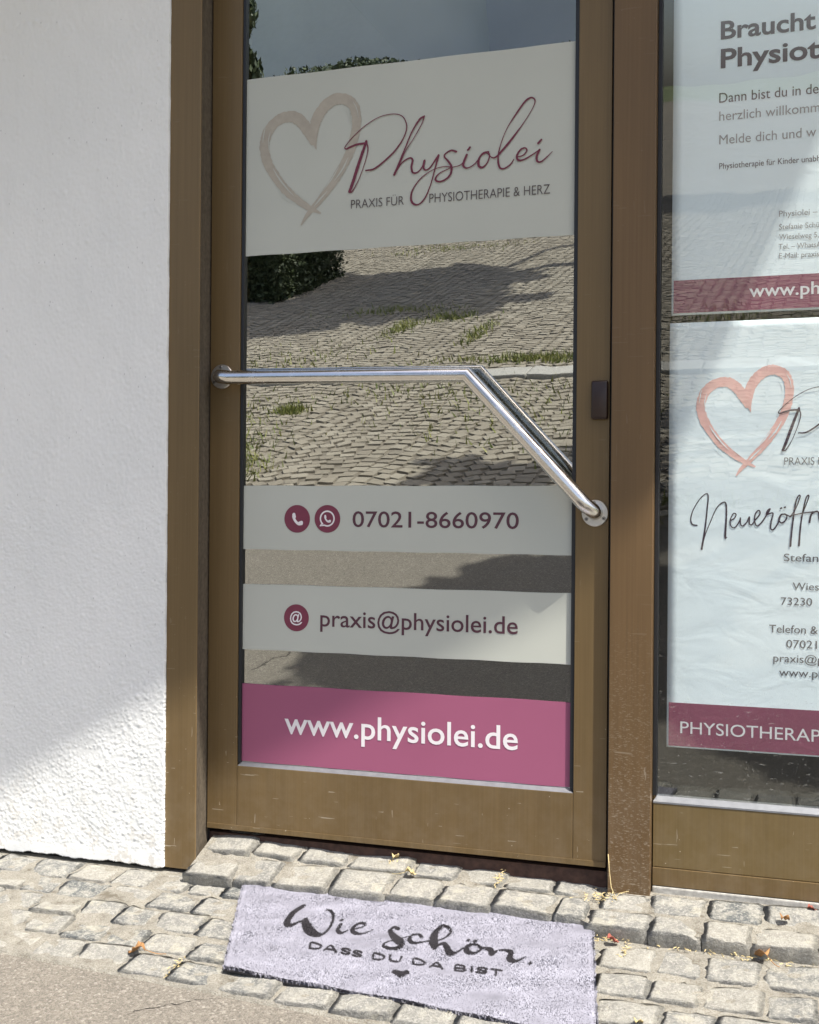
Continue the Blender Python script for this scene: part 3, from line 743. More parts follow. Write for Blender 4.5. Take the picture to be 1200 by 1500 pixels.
def sheet(name, xs, ss, dz, mat, kind='structure', skew=False):
    verts = []
    for s in ss:
        for x in xs:
            s2 = s
            if skew:
                s2 = s + (edge_s(x) - 0.512) * max(0.0, 1 - (s - ss[0]) / 1.0)
            verts.append((x, -s2, yard_z(s2) + dz))
    nx = len(xs)
    faces = [(j * nx + i, (j + 1) * nx + i, (j + 1) * nx + i + 1, j * nx + i + 1) for j in range(len(ss) - 1) for i in range(nx - 1)]
    o = py_obj(name, verts, faces, mat, None, True)
    tag(o, kind=kind)
    return o

sheet('ground', list(np.linspace(-400, 400, 41)), [-40, -5, 0, 0.1, 0.75, 1.4, 3, 8, 15, 25, 45, 80, 160, 400], -0.06, M['ground'])
road = sheet('road', [-14, -8, -4, -2, -1.2, -.6, -.3, 0, .3, .6, .9, 1.2, 1.6, 2.2, 3, 5, 9, 14], [0.508, 0.6, 0.75, 1.0, 1.4, 1.8, 2.2, 2.62], -0.006, M['asphalt'], skew=True)

# the sett pavement along the facade: a sand bed with each sett standing in it
_pv, _px, _ps = [], list(np.linspace(-3.0, 4.0, 71)), [0.0, 0.1, 0.2, 0.3, 0.4, 0.47, 0.507, 0.512]
for _s in _ps:
    for _x in _px:
        s2 = _s * edge_s(_x) / 0.512 + (rng.gauss(0, .0015) if _s > .5 else 0)
        _pv.append((_x, -s2, yard_z(s2) - (0.0021 if _s < .51 else 0.02)))
_n = len(_px)
pave = py_obj('pavement', _pv, [(j * _n + i, (j + 1) * _n + i, (j + 1) * _n + i + 1, j * _n + i + 1) for j in range(len(_ps) - 1) for i in range(_n - 1)], M['sand'], None, True)
tag(pave, kind='structure')

def sett_mesh(k, n=9):
    """unit sett, top at z = 0, rounded rim, worn uneven top and rough sides"""
    r = np.random.default_rng(100 + k)
    u = np.linspace(-0.5, 0.5, n)
    wav = [(r.uniform(2, 7), r.uniform(2, 7), r.uniform(0, 6.28), r.uniform(.4, 1)) for _ in range(5)]
    cut = [(r.uniform(-.5, .5), r.uniform(-.5, .5), r.uniform(.08, .2), r.uniform(.004, .014)) for _ in range(3)]
    tilt = r.normal(size=2) * 0.006
    corner = r.uniform(-0.03, 0.035, size=(2, 2, 2))
    verts, faces = [], []
    def warp(x, y):
        fx, fy = x + 0.5, y + 0.5
        cx = (corner[0, 0, 0] * (1 - fx) * (1 - fy) + corner[1, 0, 0] * fx * (1 - fy) + corner[0, 1, 0] * (1 - fx) * fy + corner[1, 1, 0] * fx * fy)
        cy = (corner[0, 0, 1] * (1 - fx) * (1 - fy) + corner[1, 0, 1] * fx * (1 - fy) + corner[0, 1, 1] * (1 - fx) * fy + corner[1, 1, 1] * fx * fy)
        return x * (1 + cx * np.sign(1)), y * (1 + cy)
    for j in range(n):
        for i in range(n):
            x, y = u[i], u[j]
            e = max(abs(x), abs(y)) * 2
            rim = max(0, (e - 0.74) / 0.26)
            z = -0.0030 * rim ** 2
            if abs(x) > .45 and abs(y) > .45:
                z -= 0.004
                x *= 0.965; y *= 0.965
            z += sum(a * math.sin(fx * x + fy * y + ph) for fx, fy, ph, a in wav) * 0.0008 + tilt[0] * x + tilt[1] * y
            for cx, cy, cr, cd in cut:
                d = math.hypot(x - cx, y - cy)
                if d < cr:
                    z -= cd * (1 - d / cr) * .6
            x2, y2 = warp(x, y)
            jit = 0.006 + 0.008 * rim
            x2 += r.normal() * jit
            y2 += r.normal() * jit
            z -= rim * abs(r.normal()) * 0.0013
            verts.append((x2, y2, z))
    for j in range(n - 1):
        for i in range(n - 1):
            faces.append((j * n + i, j * n + i + 1, (j + 1) * n + i + 1, (j + 1) * n + i))
    ring = [i for i in range(n)] + [j * n + n - 1 for j in range(1, n)] + [(n - 1) * n + i for i in range(n - 2, -1, -1)] + [j * n for j in range(n - 2, 0, -1)]
    prev = ring
    for lvl, (dz, sc) in enumerate(((-0.018, 1.015), (-0.06, 0.97))):
        cur = []
        for idx in ring:
            x, y, z = verts[idx]
            s_ = sc + r.normal() * 0.012
            cur.append(len(verts))
            verts.append((x * s_, y * s_, z * .3 + dz + r.normal() * .002))
        for a in range(len(ring)):
            b2 = (a + 1) % len(ring)
            faces.append((prev[a], cur[a], cur[b2], prev[b2]))
        prev = cur
    me = bpy.data.meshes.new('sett')
    me.from_pydata(verts, [], faces)
    me.update()
    me.polygons.foreach_set('use_smooth', [True] * len(me.polygons))
    me.materials.append(M['cobble'])
    return me

SETTS = [sett_mesh(k) for k in range(14)]

_cr = [(0.095, 0.70), (0.122, 0.682), (0.147, 0.664), (0.175, 0.652), (0.187, 0.621), (0.218, 0.606), (0.242, 0.585), (0.274, 0.567), (0.300, 0.550), (0.326, 0.5445)]
_cv = []
for _k in range(len(_cr) * 4 - 3):
    _a, _t = divmod(_k, 4)
    _p0, _p1 = _cr[_a], _cr[min(_a + 1, len(_cr) - 1)]
    _x = _p0[0] + (_p1[0] - _p0[0]) * _t / 4 + rng.gauss(0, .0025)
    _s = _p0[1] + (_p1[1] - _p0[1]) * _t / 4 + rng.gauss(0, .0025)
    _w = max(.0004, .0022 * math.sin(math.pi * (_k + .5) / (len(_cr) * 4 - 3)) * rng.uniform(.3, 1.2))
    _cv += [(_x - _w * .4, -_s - _w, yard_z(_s) - .0053), (_x + _w * .4, -_s + _w, yard_z(_s) - .0053)]
py_obj('crack', _cv, [(2 * i, 2 * i + 2, 2 * i + 3, 2 * i + 1) for i in range(len(_cv) // 2 - 1)], plain('crack_dirt', (0.035, 0.03, 0.026), 1.0), road)
def put_sett(x0, x1, s0, s1, ztop, slope, parent):
    w, d = x1 - x0, s1 - s0
    o = bpy.data.objects.new('cobblestone', rng.choice(SETTS))
    o.location = ((x0 + x1) / 2, -(s0 + s1) / 2, ztop + rng.gauss(0, 0.0008))
    fl = rng.choice((1, -1))
    o.scale = (w * fl, d, 1.0)
    o.rotation_euler = (math.atan(slope) + rng.gauss(0, 0.009), rng.gauss(0, 0.009), rng.gauss(0, 0.03))
    if fl < 0:
        o.scale = (w, d, 1.0)
        o.rotation_euler.z += math.pi
        o.rotation_euler.x = -o.rotation_euler.x
    link(o, parent)
    return o

def sett_row(x0, x1, s0, s1, zf, slope, parent, wmin=0.086, wmax=0.122, skew=0.0, gap=-0.003):
    x = x0
    while x < x1 - 0.03:
        w = rng.uniform(wmin, wmax)
        if x + w > x1 - 0.05:
            w = x1 - x
        j0, j1 = rng.gauss(0, .002), rng.gauss(0, .002)
        sk = skew * (x + w / 2)
        put_sett(x + gap / 2, x + w - gap / 2, s0 - .0015 + j0 + sk, s1 + .0015 + j1 + sk, zf((s0 + s1) / 2), slope, parent)
        x += w

# lower field, four courses from the wall to the asphalt
courses = [(0.098, 0.178), (0.180, 0.261), (0.263, 0.343), (0.345, 0.425), (0.427, 0.506)]
for ci, (a, b_) in enumerate(courses):
    sk = 0.068 * (ci / 4.0)
    if ci == 0:
        sett_row(-0.80, 0.035, a - .008, b_, yard_z, 0.15, pave, skew=sk)
        sett_row(0.04, 0.93, 0.120, b_ + .002, yard_z, 0.15, pave, skew=0.01)
    else:
        sett_row(-0.80 + rng.uniform(0, .05), 0.955 + ci * .012, a, b_, yard_z, 0.15, pave, skew=sk, wmin=0.086 if ci < 4 else 0.095, wmax=0.122 if ci < 4 else .128)
# under the window the courses start at the raised step
for ci, (a, b_) in enumerate([(0.150, 0.247), (0.249, 0.330), (0.332, 0.413), (0.415, 0.496)]):
    sett_row(0.958 + (ci + 1) * .012 + rng.uniform(0, .008), 2.3, a + .02, b_ + .02, yard_z, 0.15, pave, skew=0.012 * ci, wmin=0.088, wmax=0.125)

# raised double course in front of door and window
def shelf_z(s, x=1.0):
    t = min(1.0, max(0.0, x / 0.9))
    back = (-0.013 * (1 - t) - 0.037 * t) if x < 0.945 else -0.027
    front = -0.068 + 0.010 * min(1.0, max(0.0, x / 0.4))
    return back + (front - back) * max(-0.3, s / 0.14)
_kv, _kx, _ks = [], list(np.linspace(0.012, 2.3, 60)), [-0.09, -0.05, 0.0, 0.04, 0.08, 0.128, 0.130]
for _s in _ks:
    for _x in _kx:
        _s2 = _s + (.024 if _x > .94 and _s > .1 else 0)
        _kv.append((_x, -_s2, shelf_z(_s2, _x) - (0.0034 if _s < .129 else 0.08)))
_n = len(_kx)
kerb = py_obj('doorstep', _kv, [(j * _n + i, (j + 1) * _n + i, (j + 1) * _n + i + 1, j * _n + i + 1) for j in range(len(_ks) - 1) for i in range(_n - 1)], M['sand'], None, False)
tag(kerb, kind='structure')
def shelf_row(x0, x1, s0, s1, wmin, wmax):
    x = x0
    while x < x1 - 0.03:
        w = rng.uniform(wmin, wmax)
        if x + w > x1 - 0.05:
            w = x1 - x
        xm = x + w / 2
        sl = (shelf_z(s0, xm) - shelf_z(s1, xm)) / (s1 - s0)
        put_sett(x - .001, x + w + .001, s0 - .0015 + rng.gauss(0, .002), s1 + .0015 + rng.gauss(0, .002), shelf_z((s0 + s1) / 2, xm), sl, kerb)
        x += w
shelf_row(0.010, 0.52, -0.050, 0.047, 0.095, 0.13)
shelf_row(0.522, 0.940, -0.030, 0.047, 0.095, 0.13)
shelf_row(0.948, 1.047, 0.032, 0.092, 0.09, 0.13)
shelf_row(1.049, 2.3, 0.012, 0.092, 0.09, 0.125)
shelf_row(0.010, 0.93, 0.049, 0.140, 0.095, 0.135)
shelf_row(0.935, 2.3, 0.094, 0.164, 0.09, 0.128)

# ------------------------------------------------------------------ the building
bld = thing('shop_building', (0, 0, -0.08), 'white rough-plastered shop building with an unseen overhanging gable roof shaped to shade it', 'building')

def stucco_field(x0, x1, z0, z1, yb, parent):
    """scratched render: thousands of sharp grains standing on a gently uneven coat"""
    X = np.arange(x0, x1 + 1e-6, 0.0021)
    X = X + (x1 - X[-1])
    Z = np.concatenate([np.arange(z0, 0.78, 0.0019), np.arange(0.78, z1, 0.0032)])
    nx, nz = len(X), len(Z)
    XX, ZZ = np.meshgrid(X, Z)
    H = np.zeros((nz, nx))
    n = int((x1 - x0) * (z1 - z0) / 3.4e-5)
    gx = nrng.uniform(x0, x1, n)
    gz = nrng.uniform(z0, z1, n)
    gr = nrng.gamma(6.0, 0.00045, n) + 0.0018
    gh = gr * nrng.uniform(0.11, 0.29, n)
    ga = nrng.uniform(0, math.pi, n)
    ge = nrng.uniform(0.6, 1.0, n)
    for k in range(n):
        r_ = gr[k]
        i0, i1 = np.searchsorted(X, (gx[k] - r_, gx[k] + r_))
        j0, j1 = np.searchsorted(Z, (gz[k] - r_, gz[k] + r_))
        if i1 <= i0 or j1 <= j0: continue
        dx = X[None, i0:i1] - gx[k]
        dz = Z[j0:j1, None] - gz[k]
        c_, s_ = math.cos(ga[k]), math.sin(ga[k])
        u = (dx * c_ + dz * s_) / r_
        w = (-dx * s_ + dz * c_) / (r_ * ge[k])
        d = np.sqrt(u * u + w * w)
        H[j0:j1, i0:i1] = np.maximum(H[j0:j1, i0:i1], gh[k] * np.clip(1 - d, 0, 1) ** 0.8)
    big = 0.0004 * np.sin(XX * 23 + 1) * np.sin(ZZ * 17) + 0.0003 * np.sin(XX * 51 + ZZ * 37)
    fade = np.clip((ZZ - (z0 + 0.016) - 0.004 * np.sin(XX * 40) - 0.003 * np.sin(XX * 97)) / 0.02, 0.15, 1)
    YY = yb - H * fade - big - 0.0008 * (1 - fade) + nrng.normal(size=H.shape) * 0.00006
    foot = 0.0018 * np.sin(X * 31 + 1) + 0.0012 * np.sin(X * 83) + 0.001 * np.sin(X * 170) + nrng.normal(size=nx) * 0.0006
    ZZ = ZZ + foot[None, :] * np.clip(1 - (ZZ - z0) / 0.03, 0, 1)
    side = nrng.normal(size=nz) * 0.0006 + 0.0008 * np.sin(Z * 60)
    XX = XX + side[:, None] * np.clip(1 - (x1 - XX) / 0.012, 0, 1)
    co = np.stack([XX, YY, ZZ], -1).reshape(-1, 3)
    idx = np.arange(nx * nz).reshape(nz, nx)
    f = np.stack([idx[:-1, :-1], idx[:-1, 1:], idx[1:, 1:], idx[1:, :-1]], -1).reshape(-1, 4)
    # the coat returns round its right edge and its foot
    re = co.reshape(nz, nx, 3)[:, -1].copy()
    re[:, 0] -= 0.001
    re[:, 1] = yb + 0.03
    fe = co.reshape(nz, nx, 3)[0].copy()
    fe[:, 1] = yb + 0.03
    fe[:, 2] += 0.002
    b0 = nx * nz
    b1 = b0 + nz
    fr = np.stack([idx[:-1, -1], b0 + np.arange(nz - 1), b0 + np.arange(1, nz), idx[1:, -1]], -1)
    ff = np.stack([idx[0, :-1], b1 + np.arange(nx - 1), b1 + np.arange(1, nx), idx[0, 1:]], -1)
    V_ = np.concatenate([co, re, fe])
    F_ = np.concatenate([f, fr, ff]).astype(np.int32)
    me = bpy.data.meshes.new('stucco_wall')
    me.vertices.add(len(V_))
    me.vertices.foreach_set('co', V_.ravel())
    me.loops.add(F_.size)
    me.loops.foreach_set('vertex_index', F_.ravel())
    me.polygons.add(len(F_))
    me.polygons.foreach_set('loop_start', np.arange(len(F_), dtype=np.int32) * 4)
    me.update(calc_edges=True)
    return mesh_obj('stucco_wall', me, M['stucco'], parent, True)

stucco_field(-0.60, -0.0665, -0.0705, 2.2, -0.085, bld)
box('wall_core', -6.0, -0.07, -0.0815, 0.25, -0.0665, 2.25, M['stucco'], bld)
box('wall_foot', -6.0, -0.07, -0.06, 0.25, -0.5, -0.068, M['dark_gap'], bld)  # coloured near-black as the shade in the gap under the plaster
box('side_wall', 3.45, 6.8, -0.085, 0.25, -0.5, 2.25, M['stucco'], bld)
# gable wall above the shopfront, following the verge
def slab_xz(name, pts, y0, y1, mat, parent):
    n = len(pts)
    v = [(x, y0, z) for x, z in pts] + [(x, y1, z) for x, z in pts]
    f = [tuple(range(n)), tuple(range(n, 2 * n))[::-1]] + [(i, n + i, n + (i + 1) % n, (i + 1) % n) for i in range(n)]
    return py_obj(name, v, f, mat, parent)
slab_xz('gable_wall', [(-1.40, 2.252), (6.8, 2.252), (6.8, 2.79), (3.55, 6.43), (2.72, 4.60)], -0.085, 0.25, M['stucco'], bld)
# roof: unseen; verge slope and steep upper pitch shaped to cast the facade shadow
under = [(-3.2, 1.226), (2.72, 4.600), (3.55, 6.44), (7.2, 2.35)]
top = [(7.2, 2.55), (3.55, 6.70), (2.58, 4.72), (-3.2, 1.42)]
slab_xz('roof', under + top, -1.0, 7.0, M['roof'], bld)
# room behind the glass
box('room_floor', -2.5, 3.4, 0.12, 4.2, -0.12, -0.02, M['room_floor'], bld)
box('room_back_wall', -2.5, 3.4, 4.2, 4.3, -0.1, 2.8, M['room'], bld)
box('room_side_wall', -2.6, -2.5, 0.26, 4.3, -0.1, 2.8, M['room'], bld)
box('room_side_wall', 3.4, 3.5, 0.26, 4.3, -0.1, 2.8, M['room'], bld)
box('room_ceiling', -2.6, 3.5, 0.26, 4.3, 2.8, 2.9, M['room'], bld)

# ------------------------------------------------------------------ door frame
frame = thing('door_frame', (0.49, -0.04, -0.075), 'brown metal door frame posts standing either side of the glass door', 'door frame')
prism('side_post', [(-0.0655, -0.078), (0.0122, -0.078), (0.0134, -0.0766), (0.0134, -0.0745), (-0.010, -0.0745), (-0.010, 0.06), (-0.0655, 0.06)], -0.071, 2.2, M['brown'], frame)
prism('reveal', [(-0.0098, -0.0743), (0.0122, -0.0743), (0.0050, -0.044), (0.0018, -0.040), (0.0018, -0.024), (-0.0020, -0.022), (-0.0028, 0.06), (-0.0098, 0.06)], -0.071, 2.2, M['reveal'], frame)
box('post_gap', -0.0665, -0.0655, -0.074, 0.0, -0.071, 2.2, M['dark_gap'], frame)
box('middle_post', 0.9565, 1.0445, -0.022, 0.06, -0.075, 2.2, M['brown_pit'], frame, 0.0012)
box('frame_head', -0.0655, 3.45, -0.060, 0.06, 2.202, 2.26, M['brown'], frame)
box('threshold', -0.002, 0.956, 0.014, 0.10, -0.06, -0.004, M['thresh'], frame)
box('jamb_gap', 0.9500, 0.9565, 0.004, 0.05, -0.04, 2.2, M['dark_gap'], frame)  # dark strip in place of the shade between door and post
box('jamb_gap', -0.0025, 0.0010, 0.010, 0.05, -0.04, 2.2, M['dark_gap'], frame)

# ------------------------------------------------------------------ glass door
door = thing('glass_door', (0.475, 0.02, 0.0), 'bronze-framed glass door with a bent steel push bar', 'door')
DX0, DX1 = 0.0015, 0.9490
GX0, GX1, GZ0, GZ1 = 0.0790, 0.8775, 0.1665, 2.02
box('stile', DX0, GX0 - .0003, 0.0, 0.05, 0.010, 2.12, M['brown'], door, 0.0012)
box('stile', GX1 + .0003, DX1, 0.0, 0.05, 0.010, 2.12, M['brown'], door, 0.0012)
box('bottom_rail', GX0 + .0003, GX1 - .0003, 0.0004, 0.05, 0.010, GZ0 - .0065, M['brown'], door, 0.0012)
box('kick_strip', DX0 + .001, DX1 - .001, -0.0022, -0.0002, 0.0085, 0.0205, M['brown'], door, 0.0005)
box('top_rail', GX0 + .0003, GX1 - .0003, 0.0004, 0.05, GZ1 + .0003, 2.12, M['brown'], door, 0.0012)
# gasket round the pane: rubber on three sides, bead at the foot
box('gasket', GX0, GX0 + .0075, 0.0035, 0.020, GZ0, GZ1, M['rubber'], door, 0.001)
box('gasket', GX1 - .0085, GX1, 0.0035, 0.020, GZ0, GZ1, M['rubber'], door, 0.001)
box('gasket', GX0 + .008, GX1 - .009, 0.0035, 0.020, GZ1 - .008, GZ1, M['rubber'], door, 0.001)
gk = slab = py_obj('glazing_bead', [(GX0 + .001, 0.0010, GZ0 - .0062), (GX1 - .001, 0.0010, GZ0 - .0062), (GX1 - .007, 0.0122, GZ0 + .0028), (GX0 + .006, 0.0122, GZ0 + .0028),
            (GX0 + .001, 0.03, GZ0 - .0062), (GX1 - .001, 0.03, GZ0 - .0062), (GX1 - .007, 0.03, GZ0 + .0028), (GX0 + .006, 0.03, GZ0 + .0028)],
            [(0, 1, 2, 3), (3, 2, 6, 7), (0, 3, 7, 4), (1, 5, 6, 2), (0, 4, 5, 1), (4, 7, 6, 5)], M['bead'], door)
box('glass_pane', GX0 + .007, GX1 - .008, 0.0120, 0.0170, GZ0 + .001, GZ1 - .007, M['glass'], door)
# push bar
bar = tube('push_bar', [(0.0356, -0.002, 1.0745), (0.0356, -0.011, 1.0742), (0.0372, -0.021, 1.0735), (0.0415, -0.029, 1.0725), (0.0490, -0.0340, 1.0712), (0.0585, -0.0360, 1.0700), (0.07, -0.0360, 1.0683),
                       (0.6441, -0.0360, 1.0582),
                       (0.8917, -0.0360, 0.7916), (0.9002, -0.0347, 0.7821), (0.9067, -0.0305, 0.7751), (0.9185, -0.0235, 0.7665), (0.9208, -0.0150, 0.7630), (0.9210, -0.002, 0.7615)],
           0.0162, M['steel'], door, 36)
def flange(cx, cz, cut=None):
    f = disc_y('flange', cx, cz, 0.0285, -0.0055, -0.0004, M['steel_mat'], bar, 48, 0.0012)
    if cut:
        for v in f.data.vertices:
            if cut > 0 and v.co.x > cut: v.co.x = cut
    for k, an in enumerate((95, 215, 330)):
        sx, sz = cx + 0.0222 * math.cos(R(an)), cz + 0.0222 * math.sin(R(an))
        disc_y('screw', sx, sz, 0.0040, -0.0070, -0.0050, M['screw'], bar, 16, 0.0006)
        disc_y('screw_recess', sx, sz, 0.0016, -0.0073, -0.0068, M['screw_slot'], bar, 6)
flange(0.0335, 1.0750)
flange(0.9205, 0.7600, 0.9475)
# lock cover
lk = box('lock_cover', 0.9115, 0.9470, -0.0135, -0.0004, 0.9590, 1.0410, M['lock'], door, 0.005, True)

# ------------------------------------------------------------------ signs on the door glass
FY = 0.0104    # face of the films, on the outside of the pane
SX0, SX1 = 0.0855, 0.8700
def film(label, z0, z1, mat='film'):
    t = thing('door_sign', (0.478, FY, z0), label, 'sign', 'film signs on the door glass')
    # a thin film, very slightly uneven like hand-laid vinyl
    n = 24
    v, f = [], []
    for i in range(n + 1):
        x = SX0 + (SX1 - SX0) * i / n
        v += [(x, FY, z0 + 0.0006 * math.sin(i * 1.3 + z0 * 9)), (x, FY, z1 + 0.0006 * math.sin(i * .9 + z1 * 7))]
    for i in range(n):
        f.append((2 * i, 2 * i + 2, 2 * i + 3, 2 * i + 1))
    b0 = len(v)
    v += [(a, FY + 0.0012, c) for a, b2, c in v[:b0]]
    for i in range(n):
        f.append((b0 + 2 * i, b0 + 2 * i + 1, b0 + 2 * i + 3, b0 + 2 * i + 2))
        f.append((2 * i + 1, 2 * i + 3, b0 + 2 * i + 3, b0 + 2 * i + 1))
        f.append((2 * i, b0 + 2 * i, b0 + 2 * i + 2, 2 * i + 2))
    f += [(0, 1, b0 + 1, b0), (2 * n, b0 + 2 * n, b0 + 2 * n + 1, 2 * n + 1)]
    py_obj('sheet', v, f, M[mat], t)
    return t
LY = FY - 0.0007

def logo(parent, y, heart_m, script_m, sub_m, paper_m, xf=None):
    g = (lambda x, z: (x, z)) if xf is None else (lambda x, z: (xf[2] + (x - xf[0]) * xf[4], xf[3] + (z - xf[1]) * xf[4]))
    k = 1.0 if xf is None else xf[4]
    def tr(S):
        return [[(*g(x, z), w * k) for x, z, w in st] for st in S]
    h = ribbon_obj('heart', tr(LOGO_HEART), y, heart_m, parent, 1.0, 0.05)
    for st_ in tr(LOGO_STREAK):
        ribbon_obj('brush_gap', [st_], y - 0.0008, paper_m, h, 1.0, 0.15)
    ribbon_obj('script_lettering', tr(LOGO_SCRIPT), y - 0.0010, script_m, parent, 0.88, 0.04)
    for s, x0, x1, zb, cap in T_LOGO:
        a = g(x0, zb)
        b2 = g(x1, zb)
        text_obj(s, a[0], b2[0], a[1], cap * k, y - 0.0010, sub_m, parent, -0.007)

t1 = film('large grey film sign with brushed heart and script lettering above the push bar', 1.3580, 1.7735)
logo(t1, LY, M['heart_beige'], M['ink_plum'], M['ink_grey'], M['film'])

t2 = film('grey film strip with two round plum icons and the telephone number', 0.6690, 0.8180)
for a in T_PHONE:
    text_obj(*a, LY, M['ink_dark'], t2, 0.006)
def icon(i, parent):
    cx, cz, r = CIRCLES[i]
    return disc_y('icon_disc', cx, cz, r, LY - 0.0003, LY + 0.0006, M['ink_plum_disc'], parent, 48), cx, cz, r
M['ink_plum_disc'] = plain('plum_disc_ink', (0.175, 0.03, 0.058), 0.5, 0, 0.08, 30)
d, cx, cz, r = icon(0, t2)
def handset(cx, cz, r, parent, y, k=1.0):
    S = [[(cx - .24 * r * k, cz + .33 * r * k, .22 * r * k), (cx - .27 * r * k, cz + .12 * r * k, .20 * r * k), (cx - .12 * r * k, cz - .16 * r * k, .19 * r * k), (cx + .12 * r * k, cz - .36 * r * k, .20 * r * k), (cx + .36 * r * k, cz - .34 * r * k, .22 * r * k)],
         [(cx - .25 * r * k, cz + .30 * r * k, .25 * r * k), (cx - .18 * r * k, cz + .14 * r * k, .2 * r * k)],
         [(cx + .36 * r * k, cz - .26 * r * k, .25 * r * k), (cx + .20 * r * k, cz - .30 * r * k, .2 * r * k)]]
    ribbon_obj('handset_symbol', S, y, M['ink_white'], parent)
handset(cx, cz, r, d, LY - 0.0008)
d, cx, cz, r = icon(1, t2)
S = [[(cx + .53 * r * math.cos(R(a)), cz + .02 * r + .53 * r * math.sin(R(a)), .11 * r) for a in range(-112, 229, 20)],
     [(cx - .40 * r, cz - .33 * r, .10 * r), (cx - .56 * r, cz - .52 * r, .05 * r)], [(cx - .56 * r, cz - .52 * r, .05 * r), (cx - .22 * r, cz - .46 * r, .10 * r)]]
ribbon_obj('speech_bubble_symbol', S, LY - 0.0008, M['ink_white'], d)
handset(cx, cz + .02 * r, r, d, LY - 0.0010, 0.62)

t3 = film('grey film strip with a round plum at-icon and the e-mail address', 0.4340, 0.5872)
for a in T_MAIL:
    text_obj(*a, LY, M['ink_dark'], t3, 0.006)
d, cx, cz, r = icon(2, t3)
text_obj('@', cx - .5 * r, cx + .5 * r, cz - .33 * r, .78 * r, LY - 0.0010, M['ink_white'], d, 0.01, 'at_symbol')

t4 = film('plum film band with white web address at the foot of the door glass', 0.1700, 0.3527, 'film_plum')
for a in T_WEB:
    text_obj(*a, LY, M['ink_white'], t4, 0.010)

# ------------------------------------------------------------------ shop window to the right
win = thing('shop_window', (2.2, 0.02, -0.02), 'bronze-framed shop window with posters behind its glass', 'window')
box('bottom_rail', 1.0470, 3.44, 0.0, 0.06, 0.0215, 0.1540, M['brown_win'], win, 0.0012)
box('drip_strip', 1.0470, 3.44, -0.003, 0.06, -0.0170, 0.0205, M['brown'], win, 0.0012)
box('window_sill', 1.0470, 3.44, -0.006, 0.06, -0.12, -0.0185, M['concrete'], win, 0.003)
py_obj('glazing_bead', [(1.0470, -0.0010, .1545), (3.44, -0.0010, .1545), (3.44, -0.0010, .1580), (1.0470, -0.0010, .1580), (1.0530, .0122, .1675), (3.44, .0122, .1675), (1.0530, .03, .1675), (3.44, .03, .1675), (1.0470, .03, .1545), (3.44, .03, .1545)],
       [(0, 1, 2, 3), (3, 2, 5, 4), (4, 5, 7, 6), (0, 3, 4, 6, 8), (0, 8, 9, 1), (6, 7, 9, 8), (1, 9, 7, 5, 2)], M['bead'], win)
box('gasket', 1.0450, 1.0535, 0.0030, 0.022, 0.1690, 2.19, M['rubber'], win, 0.001)
box('glass_pane', 1.0520, 3.43, 0.0120, 0.0170, 0.1665, 2.19, M['glass_win'], win)
box('side_post', 3.44, 3.52, -0.022, 0.06, -0.12, 2.2, M['brown_pit'], win, 0.001)

PY = 0.0260
def poster(label, x0, x1, z0, z1, zband, amp):
    t = thing('poster', ((x0 + x1) / 2, PY, z0), label, 'poster', 'paper posters behind the shop window')
    nx, nz = 40, 60
    def yy(x, z):
        return PY + amp * (math.sin(x * 11 + z * 7) + .6 * math.sin(z * 23 - x * 5) + .4 * math.sin(x * 31 + z * 17))
    v, f = [], []
    for j in range(nz + 1):
        for i in range(nx + 1):
            x, z = x0 + (x1 - x0) * i / nx, z0 + (z1 - z0) * j / nz
            v.append((x, yy(x, z), z))
    for j in range(nz):
        for i in range(nx):
            a = j * (nx + 1) + i
            f.append((a, a + 1, a + nx + 2, a + nx + 1))
    sh = py_obj('sheet', v, f, M['paper'], t, True)
    md = sh.modifiers.new('thickness', 'SOLIDIFY')
    md.thickness = 0.0004
    md.offset = -1
    box('colour_band', x0 + .004, x1 - .004, PY - .0006, PY - .0003, zband[0], zband[1], M['paper_plum'], t)
    return t

pa = poster('upper white poster with large dark heading and plum web band behind the window glass', 1.0735, 1.90, 1.1770, 2.06, (1.1815, 1.2505), 0.0)
TY = PY - 0.0010
p1_mats = [('p_dark', .022), ('p_dark', .022), ('p_dark', .0), ('p_grey', 0), ('p_grey', 0), ('p_dark', 0), ('p_grey', 0), ('p_grey', 0), ('p_grey', 0), ('p_grey', 0), ('p_grey', 0), ('ink_white', .012)]
FULL = {'Physiot': 'Physiotherapie?', 'herzlich willkomm': 'herzlich willkommen', 'www.ph': 'www.physiolei.de', 'Physiotherapie für Kinder unab': 'Physiotherapie für Kinder unabhängig',
        'Stefan': 'Stefanie', 'praxis@': 'praxis@physiolei.de', 'www.p': 'www.physiolei.de', 'PHYSIOTHERA': 'PHYSIOTHERAPIE', 'Wies': 'Wieselweg 5', 'Telefon &': 'Telefon & WhatsApp', '07021': '07021-8660970', 'Tel. – Whats': 'Tel. – WhatsApp'}
def line_obj(a, mat, t, weight):
    s, x0, x1, zb, cap = a
    if s in FULL:
        # run on past the picture's edge at the pitch of the part that can be read
        cu_w = text_width(s)
        full_w = text_width(FULL[s])
        x1 = x0 + (x1 - x0) * full_w / cu_w
        s = FULL[s]
    return text_obj(s, x0, x1, zb, cap, TY, mat, t, weight)
_tw = {}
def text_width(s):
    if s not in _tw:
        cu = text_mesh(s)
        ob = bpy.data.objects.new('txt', cu)
        COL.objects.link(ob)
        dg = bpy.context.evaluated_depsgraph_get()
        me = bpy.data.meshes.new_from_object(ob.evaluated_get(dg))
        xs = [v.co.x for v in me.vertices]
        _tw[s] = max(xs) - min(xs)
        bpy.data.objects.remove(ob)
        bpy.data.curves.remove(cu)
        bpy.data.meshes.remove(me)
    return _tw[s]
for a, (mm, wgt) in zip(T_P1, p1_mats):
    line_obj(a, M[mm], pa, wgt)

